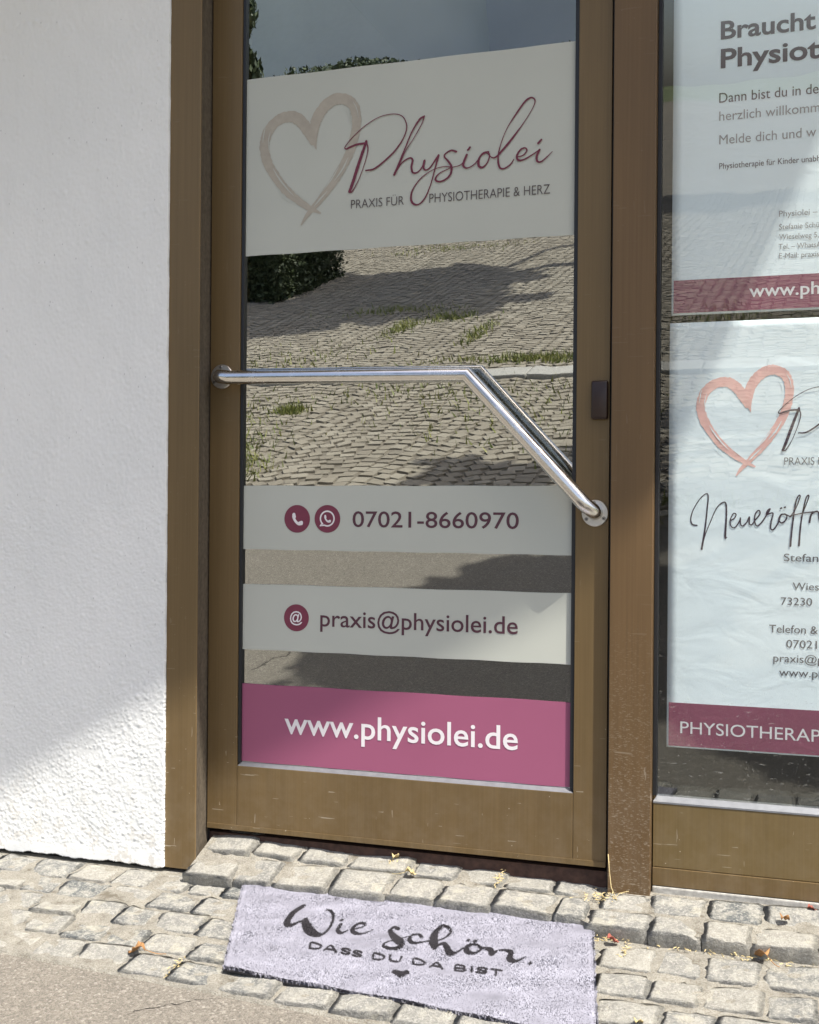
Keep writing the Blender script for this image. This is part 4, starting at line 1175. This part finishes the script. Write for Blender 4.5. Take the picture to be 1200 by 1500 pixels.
pb = poster('lower white opening poster with salmon brushed heart and plum band behind the window glass', 1.0705, 1.90, 0.2690, 1.1610, (0.2720, 0.3630), 0.0)
logo(pb, PY - .0006, M['heart_pink'], M['p_dark'], M['p_mid'], M['paper'], LOGO2)
ribbon_obj('script_lettering', OPENING_SCRIPT, PY - .0006, M['p_dark'], pb, 1.0, 0.03)
for a in T_P2:
    line_obj(a, M['ink_white'] if a[0].startswith('PHYS') else M['p_mid'], pb, 0.0)

# ------------------------------------------------------------------ door mat
MC = [Vector((0, 0, 0))] * 4
MAT = MAT_CORNERS      # far left, far right, near right, near left (x, y)
matt = thing('door_mat', (0.6, -0.33, yard_z(0.33)), 'lilac grey pile door mat with dark brush lettering on the setts', 'door mat')
def mat_pt(u, v):
    a, b2, c, d_ = [np.array(p) for p in MAT]
    p = a * (1 - u) * (1 - v) + b2 * u * (1 - v) + c * u * v + d_ * (1 - u) * v
    return p
def ink_at(X, Y):
    """true where the pile is dyed dark"""
    m = np.zeros(X.shape, bool)
    for st in MAT_STROKES:
        c = catmull(st, 5) if len(st) > 2 else np.array(st, float)
        for p, q_ in zip(c[:-1], c[1:]):
            dx, dy = q_[0] - p[0], q_[1] - p[1]
            l2 = dx * dx + dy * dy + 1e-12
            t = np.clip(((X - p[0]) * dx + (Y - p[1]) * dy) / l2, 0, 1)
            # strokes are foreshortened in depth: measure depth 0.55 as strongly
            ex, ey = X - (p[0] + t * dx), (Y - (p[1] + t * dy)) * 0.55
            w = (p[2] + (q_[2] - p[2]) * t) * 0.5 + .0003
            m |= (ex * ex + ey * ey) < w * w
    hx = sum(p[0] for p in MAT_HEART) / len(MAT_HEART)
    hy = sum(p[1] for p in MAT_HEART) / len(MAT_HEART)
    H = [(hx + (p[0] - hx) * 1.3, hy + (p[1] - hy) * 1.3) for p in MAT_HEART]
    ins = np.zeros(X.shape, bool)
    j = len(H) - 1
    for i in range(len(H)):
        xi, yi = H[i]
        xj, yj = H[j]
        ins ^= ((yi > Y) != (yj > Y)) & (X < (xj - xi) * (Y - yi) / (yj - yi + 1e-12) + xi)
        j = i
    return m | ins
MT = 0.006
def mat_z(Y):
    return -0.0772 - 0.15 * (-Y - 0.1)
# woven backing
bn = 40
bv, bf = [], []
for j in range(9):
    for i in range(bn + 1):
        p = mat_pt(i / bn, j / 8)
        wob = 0.0012 * math.sin(i * .7) + 0.001 * math.sin(i * .31 + j)
        bv.append((p[0], p[1], mat_z(p[1]) + 0.0015 + wob))
for j in range(8):
    for i in range(bn):
        a = j * (bn + 1) + i
        bf.append((a, a + bn + 1, a + bn + 2, a + 1))
bk = py_obj('backing', bv, bf, M['mat_back'], matt)
md = bk.modifiers.new('thickness', 'SOLIDIFY')
md.thickness = 0.004
md.offset = 1
# pile: short tufts, one small bent blade each
NT = 95000
U = nrng.uniform(0.0, 1.0, NT)
V = nrng.uniform(0.0, 1.0, NT)
# ragged hem
a, b2, c, d_ = [np.array(p) for p in MAT]
PX = a[0] * (1 - U) * (1 - V) + b2[0] * U * (1 - V) + c[0] * U * V + d_[0] * (1 - U) * V
PYm = a[1] * (1 - U) * (1 - V) + b2[1] * U * (1 - V) + c[1] * U * V + d_[1] * (1 - U) * V
ink = ink_at(PX + nrng.normal(size=NT) * .0009, PYm + nrng.normal(size=NT) * .0012)
def smooth_noise(X, Y, f, seed):
    r = np.random.default_rng(seed)
    s = np.zeros(X.shape)
    for k in range(10):
        an = r.uniform(0, 6.28)
        ff = f * r.uniform(.6, 1.7)
        s += np.sin(ff * (X * math.cos(an) + Y * math.sin(an)) + r.uniform(0, 6.28))
    return s / 3.2
patch = smooth_noise(PX, PYm, 38, 5) * .5 + smooth_noise(PX, PYm * 1.6, 95, 6) * .5
shade = np.clip(1 + 0.20 * patch + nrng.normal(size=NT) * 0.09, .6, 1.5)
basec = np.array([0.292, 0.289, 0.342])
darkc = np.array([0.026, 0.024, 0.028])
colr = np.where(ink[:, None], darkc * (0.8 + .5 * nrng.random((NT, 1))), basec * shade[:, None])
hgt = 0.0074 + 0.0016 * nrng.random(NT) + 0.0008 * patch
lean = nrng.normal(size=(NT, 2)) * 0.0014 + np.stack([smooth_noise(PX, PYm, 60, 8), smooth_noise(PX, PYm, 60, 9)], 1) * .0010
# the pile leans outward at the hem
lean[:, 0] += np.where(U < .012, -.003, 0) + np.where(U > .988, .003, 0)
lean[:, 1] += np.where(V < .02, .003, 0) + np.where(V > .98, -.003, 0)
ang = nrng.uniform(0, math.pi, NT)
hw = 0.0011 + 0.0007 * nrng.random(NT)
wob = 0.0012 * np.sin(U * bn * .7) + 0.001 * np.sin(U * bn * .31 + V * 8)
zb = -0.0772 - 0.15 * (-PYm - 0.1) + 0.004 + wob
ca, sa = np.cos(ang) * hw, np.sin(ang) * hw
co = np.empty((NT, 5, 3))
co[:, 0] = np.stack([PX - ca, PYm - sa, zb], 1)
co[:, 1] = np.stack([PX + ca, PYm + sa, zb], 1)
mx_, my_ = PX + lean[:, 0] * .35, PYm + lean[:, 1] * .35
co[:, 2] = np.stack([mx_ + ca, my_ + sa, zb + hgt * .6], 1)
co[:, 3] = np.stack([mx_ - ca, my_ - sa, zb + hgt * .6], 1)
co[:, 4] = np.stack([PX + lean[:, 0], PYm + lean[:, 1], zb + hgt], 1)
base_i = (np.arange(NT) * 5)[:, None]
me = bpy.data.meshes.new('pile')
me.vertices.add(NT * 5)
me.vertices.foreach_set('co', co.ravel())
loops = np.concatenate([base_i + np.array([[0, 1, 2, 3]]), base_i + np.array([[3, 2, 4]])], 1).ravel()
me.loops.add(len(loops))
me.loops.foreach_set('vertex_index', loops.astype(np.int32))
starts = np.empty(NT * 2, np.int32)
starts[0::2] = np.arange(NT) * 7
starts[1::2] = np.arange(NT) * 7 + 4
me.polygons.add(NT * 2)
me.polygons.foreach_set('loop_start', starts)
me.update(calc_edges=True)
me.validate()
att = me.attributes.new('pile_colour', 'FLOAT_COLOR', 'POINT')
cc = np.ones((NT, 5, 4))
cc[:, :, :3] = colr[:, None, :]
att.data.foreach_set('color', cc.ravel())
pl = mesh_obj('pile', me, M['mat'], matt)
tag(pl, kind='stuff')
# dyed felt the tufts stand in, so that the ground never shows between them
gu, gv_ = 420, 220
UU, VV = np.meshgrid(np.linspace(0.003, .997, gu), np.linspace(.006, .994, gv_))
GX = a[0] * (1 - UU) * (1 - VV) + b2[0] * UU * (1 - VV) + c[0] * UU * VV + d_[0] * (1 - UU) * VV
GY = a[1] * (1 - UU) * (1 - VV) + b2[1] * UU * (1 - VV) + c[1] * UU * VV + d_[1] * (1 - UU) * VV
GZ = -0.0772 - 0.15 * (-GY - 0.1) + 0.0107 + 0.0012 * np.sin(UU * bn * .7) + 0.001 * np.sin(UU * bn * .31 + VV * 8)
gi = np.arange(gu * gv_).reshape(gv_, gu)
gf = np.stack([gi[:-1, :-1], gi[1:, :-1], gi[1:, 1:], gi[:-1, 1:]], -1).reshape(-1, 4)
me = bpy.data.meshes.new('felt')
me.from_pydata(np.stack([GX, GY, GZ], -1).reshape(-1, 3).tolist(), [], gf.tolist())
me.update()
inkg = ink_at(GX.ravel(), GY.ravel())
cg = np.ones((gu * gv_, 4))
pg = smooth_noise(GX, GY, 38, 5) * .5 + smooth_noise(GX, GY * 1.6, 95, 6) * .5
cg[:, :3] = np.where(inkg[:, None], darkc, basec * (0.95 + .20 * pg.ravel()[:, None]))
att = me.attributes.new('pile_colour', 'FLOAT_COLOR', 'POINT')
att.data.foreach_set('color', cg.ravel())
mesh_obj('felt', me, M['mat'], matt)

# ------------------------------------------------------------------ dry leaves and straw
def leaf(label, x, s, z, size, rot, mat, name='dry_leaf', curl=1.0, stalk=True):
    t = thing(name, (x, -s, z), label, 'leaf', 'dry leaves on the setts')
    n = 7
    pts = []
    r2 = random.Random(int(x * 1000) + int(s * 777))
    v, f = [], []
    for i in range(n + 1):
        tt = i / n
        half = size * 0.42 * math.sin(math.pi * min(1, tt * .96 + .02)) ** 0.8 * (1 + r2.gauss(0, .16))
        zc = curl * size * (.25 * math.sin(tt * 5 + r2.random()) + .12)
        lx = (tt - .5) * size
        for k, sg in enumerate((-1, 0, 1)):
            px, py_ = lx, sg * half
            zz = zc + (abs(sg) * half * .8 * curl) + r2.gauss(0, size * .03)
            v.append((x + px * math.cos(rot) - py_ * math.sin(rot), -s + px * math.sin(rot) + py_ * math.cos(rot), z + .001 + abs(zz)))
    for i in range(n):
        for k in range(2):
            aa = i * 3 + k
            f.append((aa, aa + 3, aa + 4, aa + 1))
    b = py_obj('blade', v, f, mat, t, True)
    mdl = b.modifiers.new('thickness', 'SOLIDIFY')
    mdl.thickness = 0.0005
    if stalk:
        p0 = Vector(v[1])
        dirv = Vector((-math.cos(rot), -math.sin(rot), 0))
        path = [p0 + dirv * size * k * .28 + Vector((0, size * .04 * k * k * .3, -(p0.z - z - .001) * min(1, k / 2.5))) for k in range(5)]
        tube('stalk', path, size * .022, mat, t, 5)
    return t
leaf('curled brown leaf with long stalk lying left of the mat', 0.088, 0.452, yard_z(.452) + .004, 0.036, 3.3, M['dryleaf'])
leaf('ochre leaf lying on the lower setts under the window', 1.277, 0.168, yard_z(.168) + .004, 0.035, 2.2, M['dryleaf'])
leaf('small red curled leaf beside the right end of the mat', 0.995, 0.178, yard_z(.178) + .004, 0.024, .5, M['redleaf'], stalk=False)
leaf('small yellow leaf near the bottom edge, right of the mat', 1.085, 0.452, yard_z(.452) + .004, 0.02, 1.2, M['straw'], stalk=False)
leaf('small brown leaf on the raised setts below the window', 1.315, 0.075, shelf_z(.075) + .004, 0.022, 1.0, M['dryleaf'], stalk=False)
leaf('pale brown leaf on the doorstep setts above the mat', 0.530, 0.055, shelf_z(.055) + .004, 0.026, .3, M['straw'])
leaf('tiny yellow leaf at the foot of the door', 0.474, -0.004, shelf_z(0) + .006, 0.02, 1.4, M['straw'], stalk=False)
leaf('red leaf scrap against the window rail at the picture edge', 1.365, 0.022, shelf_z(.03) + .004, 0.018, .2, M['redleaf'], stalk=False)

def litter(name, label, spots, n, lmin, lmax, mat):
    """loose straw and crumbs caught in the joints"""
    v, f = [], []
    for _ in range(n):
        x, s, zf, sx, ss = rng.choice(spots)
        x += rng.gauss(0, sx)
        s += rng.gauss(0, ss)
        z = zf(s) + rng.uniform(-.004, .006)
        l = rng.uniform(lmin, lmax)
        an = rng.uniform(0, 6.28)
        el = rng.gauss(0, .25)
        dx, dy, dz = math.cos(an) * math.cos(el) * l, math.sin(an) * math.cos(el) * l, math.sin(el) * l
        w = rng.uniform(.0006, .0016)
        nx_, ny_ = -math.sin(an) * w, math.cos(an) * w
        b0 = len(v)
        y = -s
        v += [(x - nx_, y - ny_, z), (x + nx_, y + ny_, z), (x + dx + nx_ * .5, y + dy + ny_ * .5, z + dz), (x + dx - nx_ * .5, y + dy - ny_ * .5, z + dz), (x + dx * .5, y + dy * .5, z + dz * .5 + w * 1.6)]
        f += [(b0, b0 + 1, b0 + 4), (b0 + 1, b0 + 2, b0 + 4), (b0 + 2, b0 + 3, b0 + 4), (b0 + 3, b0, b0 + 4)]
    o = py_obj(name, v, f, mat)
    tag(o, label, 'litter', None, 'stuff')
    return o
litter('plant_litter', 'straw and crumbled leaf caught at the post foot and along the step', 
       [(0.955, .048, shelf_z, .014, .012), (1.16, .165, yard_z, .05, .006), (1.26, .168, yard_z, .06, .006), (0.955, .048, shelf_z, .02, .01), (1.02, .2, yard_z, .003, .02),
        (0.72, .03, shelf_z, .003, .02), (0.47, .005, shelf_z, .006, .008), (0.985, .16, yard_z, .03, .004), (0.19, .47, yard_z, .004, .02)], 260, .004, .012, M['straw'])
st = thing('straw_stalk', (0.962, -0.04, -0.05), 'thin dry stalk leaning against the foot of the middle post', 'stalk')
tube('stem', [(0.985, -0.058, -0.046), (0.968, -0.045, -0.018), (0.962, -0.032, 0.012), (0.958, -0.026, 0.045)], 0.0009, M['straw'], st, 6)
tube('stem', [(0.972, -0.052, -0.046), (0.985, -0.040, -0.030), (1.003, -0.034, -0.026)], 0.0007, M['straw'], st, 6)

# ------------------------------------------------------------------ across the road (seen in the glass)
def attr_tint(me, vals):
    at = me.attributes.new('tint', 'FLOAT', 'POINT')
    at.data.foreach_set('value', np.asarray(vals, dtype=np.float32))

def far_setts():
    """segmental-arc sett paving of the yard, every sett a low block standing in sand"""
    v, f, tint = [], [], []
    W = 1.05          # width of an arc bay
    pitch = 0.088
    x0, x1, s0, s1 = -11.0, 4.0, 2.70, 19.0
    nb = int((x1 - x0) / W)
    r = np.random.default_rng(3)
    for bay in range(nb):
        xc = x0 + (bay + .5) * W
        rows = int((s1 - s0) / pitch)
        for k in range(-3, rows):
            for j in range(11):
                xx = (j - 5) * W / 11
                s = s0 + k * pitch + 0.42 * (1 - (2 * xx / W) ** 2) - 0.2
                if s < s0 or s > s1: continue
                if 5.55 < s < 5.85: continue
                px, ps = xc + xx + r.normal() * .006, s + r.normal() * .006
                hw_, hd = 0.0455 + r.normal() * .003, 0.0405 + r.normal() * .003
                sl = -2 * xx / W * 2 * .42 / W * 2
                an = math.atan(sl * .5) + r.normal() * .05
                zt = yard_z(ps) + 0.006 + r.normal() * .0018
                ca_, sa_ = math.cos(an), math.sin(an)
                b0 = len(v)
                for (dx, dy, dz) in ((-1, -1, -.03), (1, -1, -.03), (1, 1, -.03), (-1, 1, -.03), (-.88, -.86, 0), (.88, -.86, 0), (.88, .86, 0), (-.88, .86, 0)):
                    ax, ay = dx * hw_, dy * hd
                    v.append((px + ax * ca_ - ay * sa_, -(ps + ax * sa_ + ay * ca_), zt + dz + (r.normal() * .0012 if dz == 0 else 0)))
                f += [(b0 + 4, b0 + 7, b0 + 6, b0 + 5), (b0, b0 + 4, b0 + 5, b0 + 1), (b0 + 1, b0 + 5, b0 + 6, b0 + 2), (b0 + 2, b0 + 6, b0 + 7, b0 + 3), (b0 + 3, b0 + 7, b0 + 4, b0)]
                tint += [r.random()] * 8
    me = bpy.data.meshes.new('yard_setts')
    me.from_pydata(v, [], f)
    me.update()
    attr_tint(me, tint)
    o = mesh_obj('yard_setts', me, M['cobble_far'])
    tag(o, 'grey setts laid in arcs across the yard opposite, mirrored in the glass', 'paving', None, 'stuff')
far_setts()
yard = sheet('yard', list(np.linspace(-30, 9, 40)), [2.62, 3, 4, 6, 8, 11, 15, 20.0, 30, 50, 120], -0.003, M['yard'])
# pale kerb line across the yard
for i in range(30):
    kx = -9.0 + i * .4
    kb = box('kerb_stone', kx, kx + .392, -5.84 + rng.gauss(0, .008), -5.57 + rng.gauss(0, .008), yard_z(5.7) - .06, yard_z(5.7) + .03 + rng.gauss(0, .003), M['concrete'], yard, 0.012)

def grass_mesh(name, spots, n, h, label):
    v, f, tint = [], [], []
    for _ in range(n):
        x, s, sx, ss = rng.choice(spots)
        x += rng.gauss(0, sx)
        s += rng.gauss(0, ss)
        z = yard_z(s)
        hh = h * rng.uniform(.4, 1.2)
        an = rng.uniform(0, 6.28)
        w = rng.uniform(.003, .008)
        lx, ly = rng.gauss(0, hh * .4), rng.gauss(0, hh * .4)
        b0 = len(v)
        v += [(x - w * math.cos(an), -s - w * math.sin(an), z), (x + w * math.cos(an), -s + w * math.sin(an), z), (x + lx, -s + ly, z + hh)]
        f.append((b0, b0 + 1, b0 + 2))
        tint += [rng.random()] * 3
    me = bpy.data.meshes.new(name)
    me.from_pydata(v, [], f)
    me.update()
    attr_tint(me, tint)
    o = mesh_obj(name, me, M['grass'])
    tag(o, label, 'grass', None, 'stuff')
grass_mesh('grass_tufts', [(-1.95, 3.7, .12, .35), (-2.3, 4.4, .12, .3), (-1.75, 3.35, .1, .15), (-2.0, 4.75, .06, .04), (-0.9, 6.15, .35, .06), (-0.5, 6.2, .25, .05), (-.7, 6.1, .2, .04), (-2.2, 7.6, .08, .2), (-1.9, 8.1, .12, .12), (-1.4, 7.3, .05, .25), (-2.9, 6.4, .5, .3), (-.4, 4.6, .5, .5), (-1.2, 5.2, .6, .3),
                          (-.3, 2.66, .8, .025), (-3.5, 13.5, .5, .2), (.6, 7.5, .3, .3), (.9, 2.9, .3, .05), (-2.6, 8.6, .3, .1)], 5200, .06, 'grass growing in the joints of the yard opposite, mirrored in the glass')

# trees: tapered trunk, limbs, leaf faces through the crown
def tree(label, x, s, h, clumps, nleaf, lsize, seed, tight=False):
    r = random.Random(seed)
    t = thing('tree', (x, -s, yard_z(s)), label, 'tree', 'trees across the road')
    z0 = yard_z(s) - .2
    trunk_path = [(x + .05 * math.sin(k * 1.3), -s + .05 * math.cos(k), z0 + h * .8 * k / 6) for k in range(7)]
    tk = tube('trunk', trunk_path, [.17 - .02 * k for k in range(7)], M['bark'], t, 10)
    for (cx, cs, cz, rx, ry, rz) in clumps:
        a = Vector(trunk_path[4])
        b2 = Vector((cx, -cs, cz))
        mid = a.lerp(b2, .5) + Vector((0, 0, .25))
        tube('limb', [a, mid, b2], [.06, .045, .015], M['bark'], tk, 7)
    v, f, tint = [], [], []
    tot = sum(c_[3] * c_[4] * c_[5] for c_ in clumps)
    for (cx, cs, cz, rx, ry, rz) in clumps:
        n = int(nleaf * rx * ry * rz / tot)
        subs = [(r.gauss(0, .45), r.gauss(0, .45), r.gauss(0, .45), r.uniform(.18, .4)) for _ in range(14)]
        for _ in range(n):
            sx, sy, sz, sr = r.choice(subs)
            px = cx + rx * (sx + r.gauss(0, sr * .6))
            py_ = -cs + ry * (sy + r.gauss(0, sr * .6))
            pz = cz + rz * (sz + r.gauss(0, sr * .6))
            if tight:
                qv = Vector((r.gauss(0, 1), r.gauss(0, 1), r.gauss(0, 1))).normalized() * r.random() ** .4
                px, py_, pz = cx + qv.x * rx, -cs + qv.y * ry, cz + qv.z * rz
            d1 = Vector((r.gauss(0, 1), r.gauss(0, 1), r.gauss(0, .6))).normalized()
            d2 = d1.cross(Vector((r.gauss(0, 1), r.gauss(0, 1), r.gauss(0, 1)))).normalized()
            l = lsize * r.uniform(.6, 1.3)
            c0 = Vector((px, py_, pz))
            b0 = len(v)
            for p in (c0 - d1 * l, c0 + d2 * l * .5, c0 + d1 * l, c0 - d2 * l * .5):
                v.append(tuple(p))
            f.append((b0, b0 + 1, b0 + 2, b0 + 3))
            tint += [r.random()] * 4
    me = bpy.data.meshes.new('crown')
    me.from_pydata(v, [], f)
    me.update()
    attr_tint(me, tint)
    mesh_obj('crown', me, M['leaf'], t)
    return t

def sun_up(x, s, h):
    """point at height h whose shadow falls at (x, s) on the ground"""
    k = h / math.tan(SUN_EL)
    return x + k * math.sin(SUN_AZ), s + k * math.cos(SUN_AZ)
def clump(x, s, h, rx, ry, rz):
    cx, cs = sun_up(x, s, h)
    return (cx, cs, h, rx, ry, rz)

tree('leafy tree whose shade falls across the far setts, mirrored in the door glass', -0.85, 11.6, 7.0,
     [clump(-3.5, 9.3, 6.6, 1.2, .9, .7), clump(-2.6, 9.0, 6.2, 1.0, .6, .5), clump(-4.2, 8.2, 6.4, 1.2, .5, .6), clump(-3.6, 10.8, 6.8, 1.3, .8, .5), clump(-2.0, 10.6, 7.2, .5, .35, .4), clump(-1.6, 9.0, 6.6, .5, .2, .3), clump(-3.9, 8.9, 6.9, 1.1, .7, .5), clump(-3.0, 9.9, 6.5, 1.1, .7, .5), clump(-.6, 17.5, 8.0, 2.0, 1.2, .9)], 52000, .16, 21)
tree('added unseen tree overhanging the road, crown placed to shade the asphalt', 4.1, 5.2, 5.0,  # tree added out of view; its clumps darken the reflected asphalt
     [clump(.35, 2.05, 4.3, .45, .28, .3), clump(.75, 1.85, 4.5, .4, .3, .3), clump(.15, 1.28, 4.2, .45, .18, .25), clump(.65, 1.18, 4.3, .45, .2, .25), clump(.1, 3.5, 4.1, .5, .14, .15), clump(-.2, 3.3, 4.2, .45, .12, .12), clump(.3, 3.75, 4.2, .3, .15, .12), clump(.75, 4.4, 4.4, .35, .35, .3), clump(.9, 2.9, 4.6, .4, .4, .3)], 17000, .085, 22)
tree('added unseen small tree by the road, crown shaped to darken the ground mirrored in the window', 5.2, 3.4, 4.6,  # added out of view; tight crown darkens ground reflected low in the window
     [clump(1.62, 1.0, 4.2, .42, .30, .25), clump(1.95, 1.25, 4.4, .42, .34, .25), clump(1.35, 1.12, 4.3, .30, .26, .22)], 9000, .07, 23, True)

# clipped hedge at the left of the yard
def hedge(label, x0, x1, s0, s1, hh, n):
    r = random.Random(31)
    t = thing('hedge', ((x0 + x1) / 2, -(s0 + s1) / 2, yard_z(s0)), label, 'hedge')
    z = yard_z(s0)
    box('hedge_body', x0 + .08, x1 - .08, -s1 + .08, -s0 - .08, z - .1, z + hh - .08, M['wood_body'], t)
    for k in range(6):
        px = x0 + .5 + k * (x1 - x0 - 1) / 5
        tube('stem', [(px, -s0 - .05, z - .1), (px + .03, -s0 - .06, z + hh * .5), (px, -s0 - .1, z + hh * .9)], [.03, .025, .012], M['bark'], t, 6)
    v, f, tint = [], [], []
    for _ in range(n):
        k = r.random()
        if k < .55:
            p = Vector((r.uniform(x0, x1), -s0 + r.gauss(0, .05), z + hh * r.random()))
        elif k < .8:
            p = Vector((x1 + r.gauss(0, .05), -r.uniform(s0, s1), z + hh * r.random()))
        else:
            p = Vector((r.uniform(x0, x1), -r.uniform(s0, s1), z + hh + r.gauss(0, .05)))
        d1 = Vector((r.gauss(0, 1), r.gauss(0, 1), r.gauss(0, 1))).normalized()
        d2 = d1.cross(Vector((r.gauss(0, 1), r.gauss(0, 1), r.gauss(0, 1)))).normalized()
        l = r.uniform(.014, .034)
        b0 = len(v)
        for q_ in (p - d1 * l, p + d2 * l * .5, p + d1 * l, p - d2 * l * .5):
            v.append(tuple(q_))
        f.append((b0, b0 + 1, b0 + 2, b0 + 3))
        tint += [r.random()] * 4
    me = bpy.data.meshes.new('foliage')
    me.from_pydata(v, [], f)
    me.update()
    attr_tint(me, tint)
    mesh_obj('foliage', me, M['hedge'], t)
M['wood_body'] = plain('hedge_shade', (0.02, 0.028, 0.01), 1.0)
M['hedge'] = mat_leaf('hedge_leaves', (0.03, 0.045, 0.014), (0.06, 0.08, 0.026))
hedge('clipped dark green hedge across the yard, mirrored at the left of the door', -10.4, -4.35, 9.7, 11.4, 1.86, 80000)

# woodland edge on the skyline behind the yard
def woodland():
    v, f, tint = [], [], []
    r = random.Random(5)
    for _ in range(60000):
        x = r.uniform(-75, -8.5)
        hmax = 3.9 + .3 * math.sin(x * .21) + .25 * math.sin(x * .53 + 1) + .15 * math.sin(x * 1.7)
        s = 58 + r.uniform(0, 6)
        z = yard_z(s) + hmax * (1 - abs(r.gauss(0, .38)))
        if z < yard_z(s) - .2: z = yard_z(s) + r.random()
        l = r.uniform(.07, .17)
        d1 = Vector((r.gauss(0, 1), r.gauss(0, 1), r.gauss(0, 1))).normalized()
        d2 = d1.cross(Vector((r.gauss(0, 1), r.gauss(0, 1), r.gauss(0, 1)))).normalized()
        c0 = Vector((x, -s, z))
        b0 = len(v)
        for p in (c0 - d1 * l, c0 + d2 * l * .6, c0 + d1 * l, c0 - d2 * l * .6):
            v.append(tuple(p))
        f.append((b0, b0 + 1, b0 + 2, b0 + 3))
        tint += [r.random()] * 4
    me = bpy.data.meshes.new('woodland')
    me.from_pydata(v, [], f)
    me.update()
    attr_tint(me, tint)
    o = mesh_obj('woodland', me, M['wood_far'])
    tag(o, 'dark far-off line of woodland on the skyline, mirrored above the large sign', 'woodland', None, 'stuff')
woodland()

# two plain blocks of flats beyond the wood: their shaded gable ends stand in the reflection
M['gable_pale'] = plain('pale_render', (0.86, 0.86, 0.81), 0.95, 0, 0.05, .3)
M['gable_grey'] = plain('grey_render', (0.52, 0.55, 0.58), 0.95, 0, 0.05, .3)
M['tiles'] = plain('roof_tiles', (0.20, 0.09, 0.06), 0.9, 0, 0.2, 3)
M['far_pane'] = plain('far_window_glass', (0.05, 0.06, 0.07), 0.15)
def block(label, x0, x1, s0, s1, h, mat):
    z = yard_z(s0) - .3
    t = thing('apartment_block', ((x0 + x1) / 2, -(s0 + s1) / 2, z), label, 'building')
    box('wall', x0, x1, -s1, -s0, z, z + h, M[mat], t)
    xm = (x0 + x1) / 2
    slab_xz('roof', [(x0 - .6, z + h), (x1 + .6, z + h), (xm, z + h + 5)], -s1 - .4, -s0 + .4, M['tiles'], t)
    for k in range(4):
        for lv in range(4):
            wy = -s0 - 2.2 - k * 3.4
            w = box('window', x1 - .02, x1 + .06, wy - 1.3, wy, z + 1.4 + lv * 2.9, z + 2.9 + lv * 2.9, M['white_lacquer'], t)
            box('pane', x1 + .061, x1 + .075, wy - 1.2, wy - .1, z + 1.5 + lv * 2.9, z + 2.8 + lv * 2.9, M['far_pane'], w)
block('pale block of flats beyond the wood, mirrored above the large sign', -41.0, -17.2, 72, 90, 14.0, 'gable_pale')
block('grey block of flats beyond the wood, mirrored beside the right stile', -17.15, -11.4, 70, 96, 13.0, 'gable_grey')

# dark columnar conifer at the far left of the yard, behind the hedge
def conifer(label, x, s, hh, rad, n):
    r = random.Random(41)
    t = thing('conifer', (x, -s, yard_z(s)), label, 'tree')
    z = yard_z(s)
    tube('trunk', [(x, -s, z - .2), (x + .03, -s, z + hh * .5), (x, -s, z + hh * .92)], [.1, .07, .02], M['bark'], t, 8)
    v, f, tint = [], [], []
    for _ in range(n):
        k = r.random()
        rr = rad * (1 - k ** 2.2) ** .6 * (0.75 + .25 * math.sin(k * 37 + r.random())) * r.random() ** .3
        an = r.uniform(0, 6.28)
        p = Vector((x + rr * math.cos(an), -s + rr * math.sin(an), z + .15 + k * hh))
        d1 = Vector((r.gauss(0, .5), r.gauss(0, .5), 1)).normalized()
        d2 = d1.cross(Vector((r.gauss(0, 1), r.gauss(0, 1), r.gauss(0, 1)))).normalized()
        l = r.uniform(.05, .12)
        b0 = len(v)
        for q_ in (p - d1 * l, p + d2 * l * .4, p + d1 * l, p - d2 * l * .4):
            v.append(tuple(q_))
        f.append((b0, b0 + 1, b0 + 2, b0 + 3))
        tint += [r.random()] * 4
    me = bpy.data.meshes.new('crown')
    me.from_pydata(v, [], f)
    me.update()
    attr_tint(me, tint)
    mesh_obj('crown', me, M['wood_far'], t)
conifer('dark columnar conifer behind the hedge, mirrored at the top left of the door glass', -10.5, 22.0, 7.5, .62, 16000)
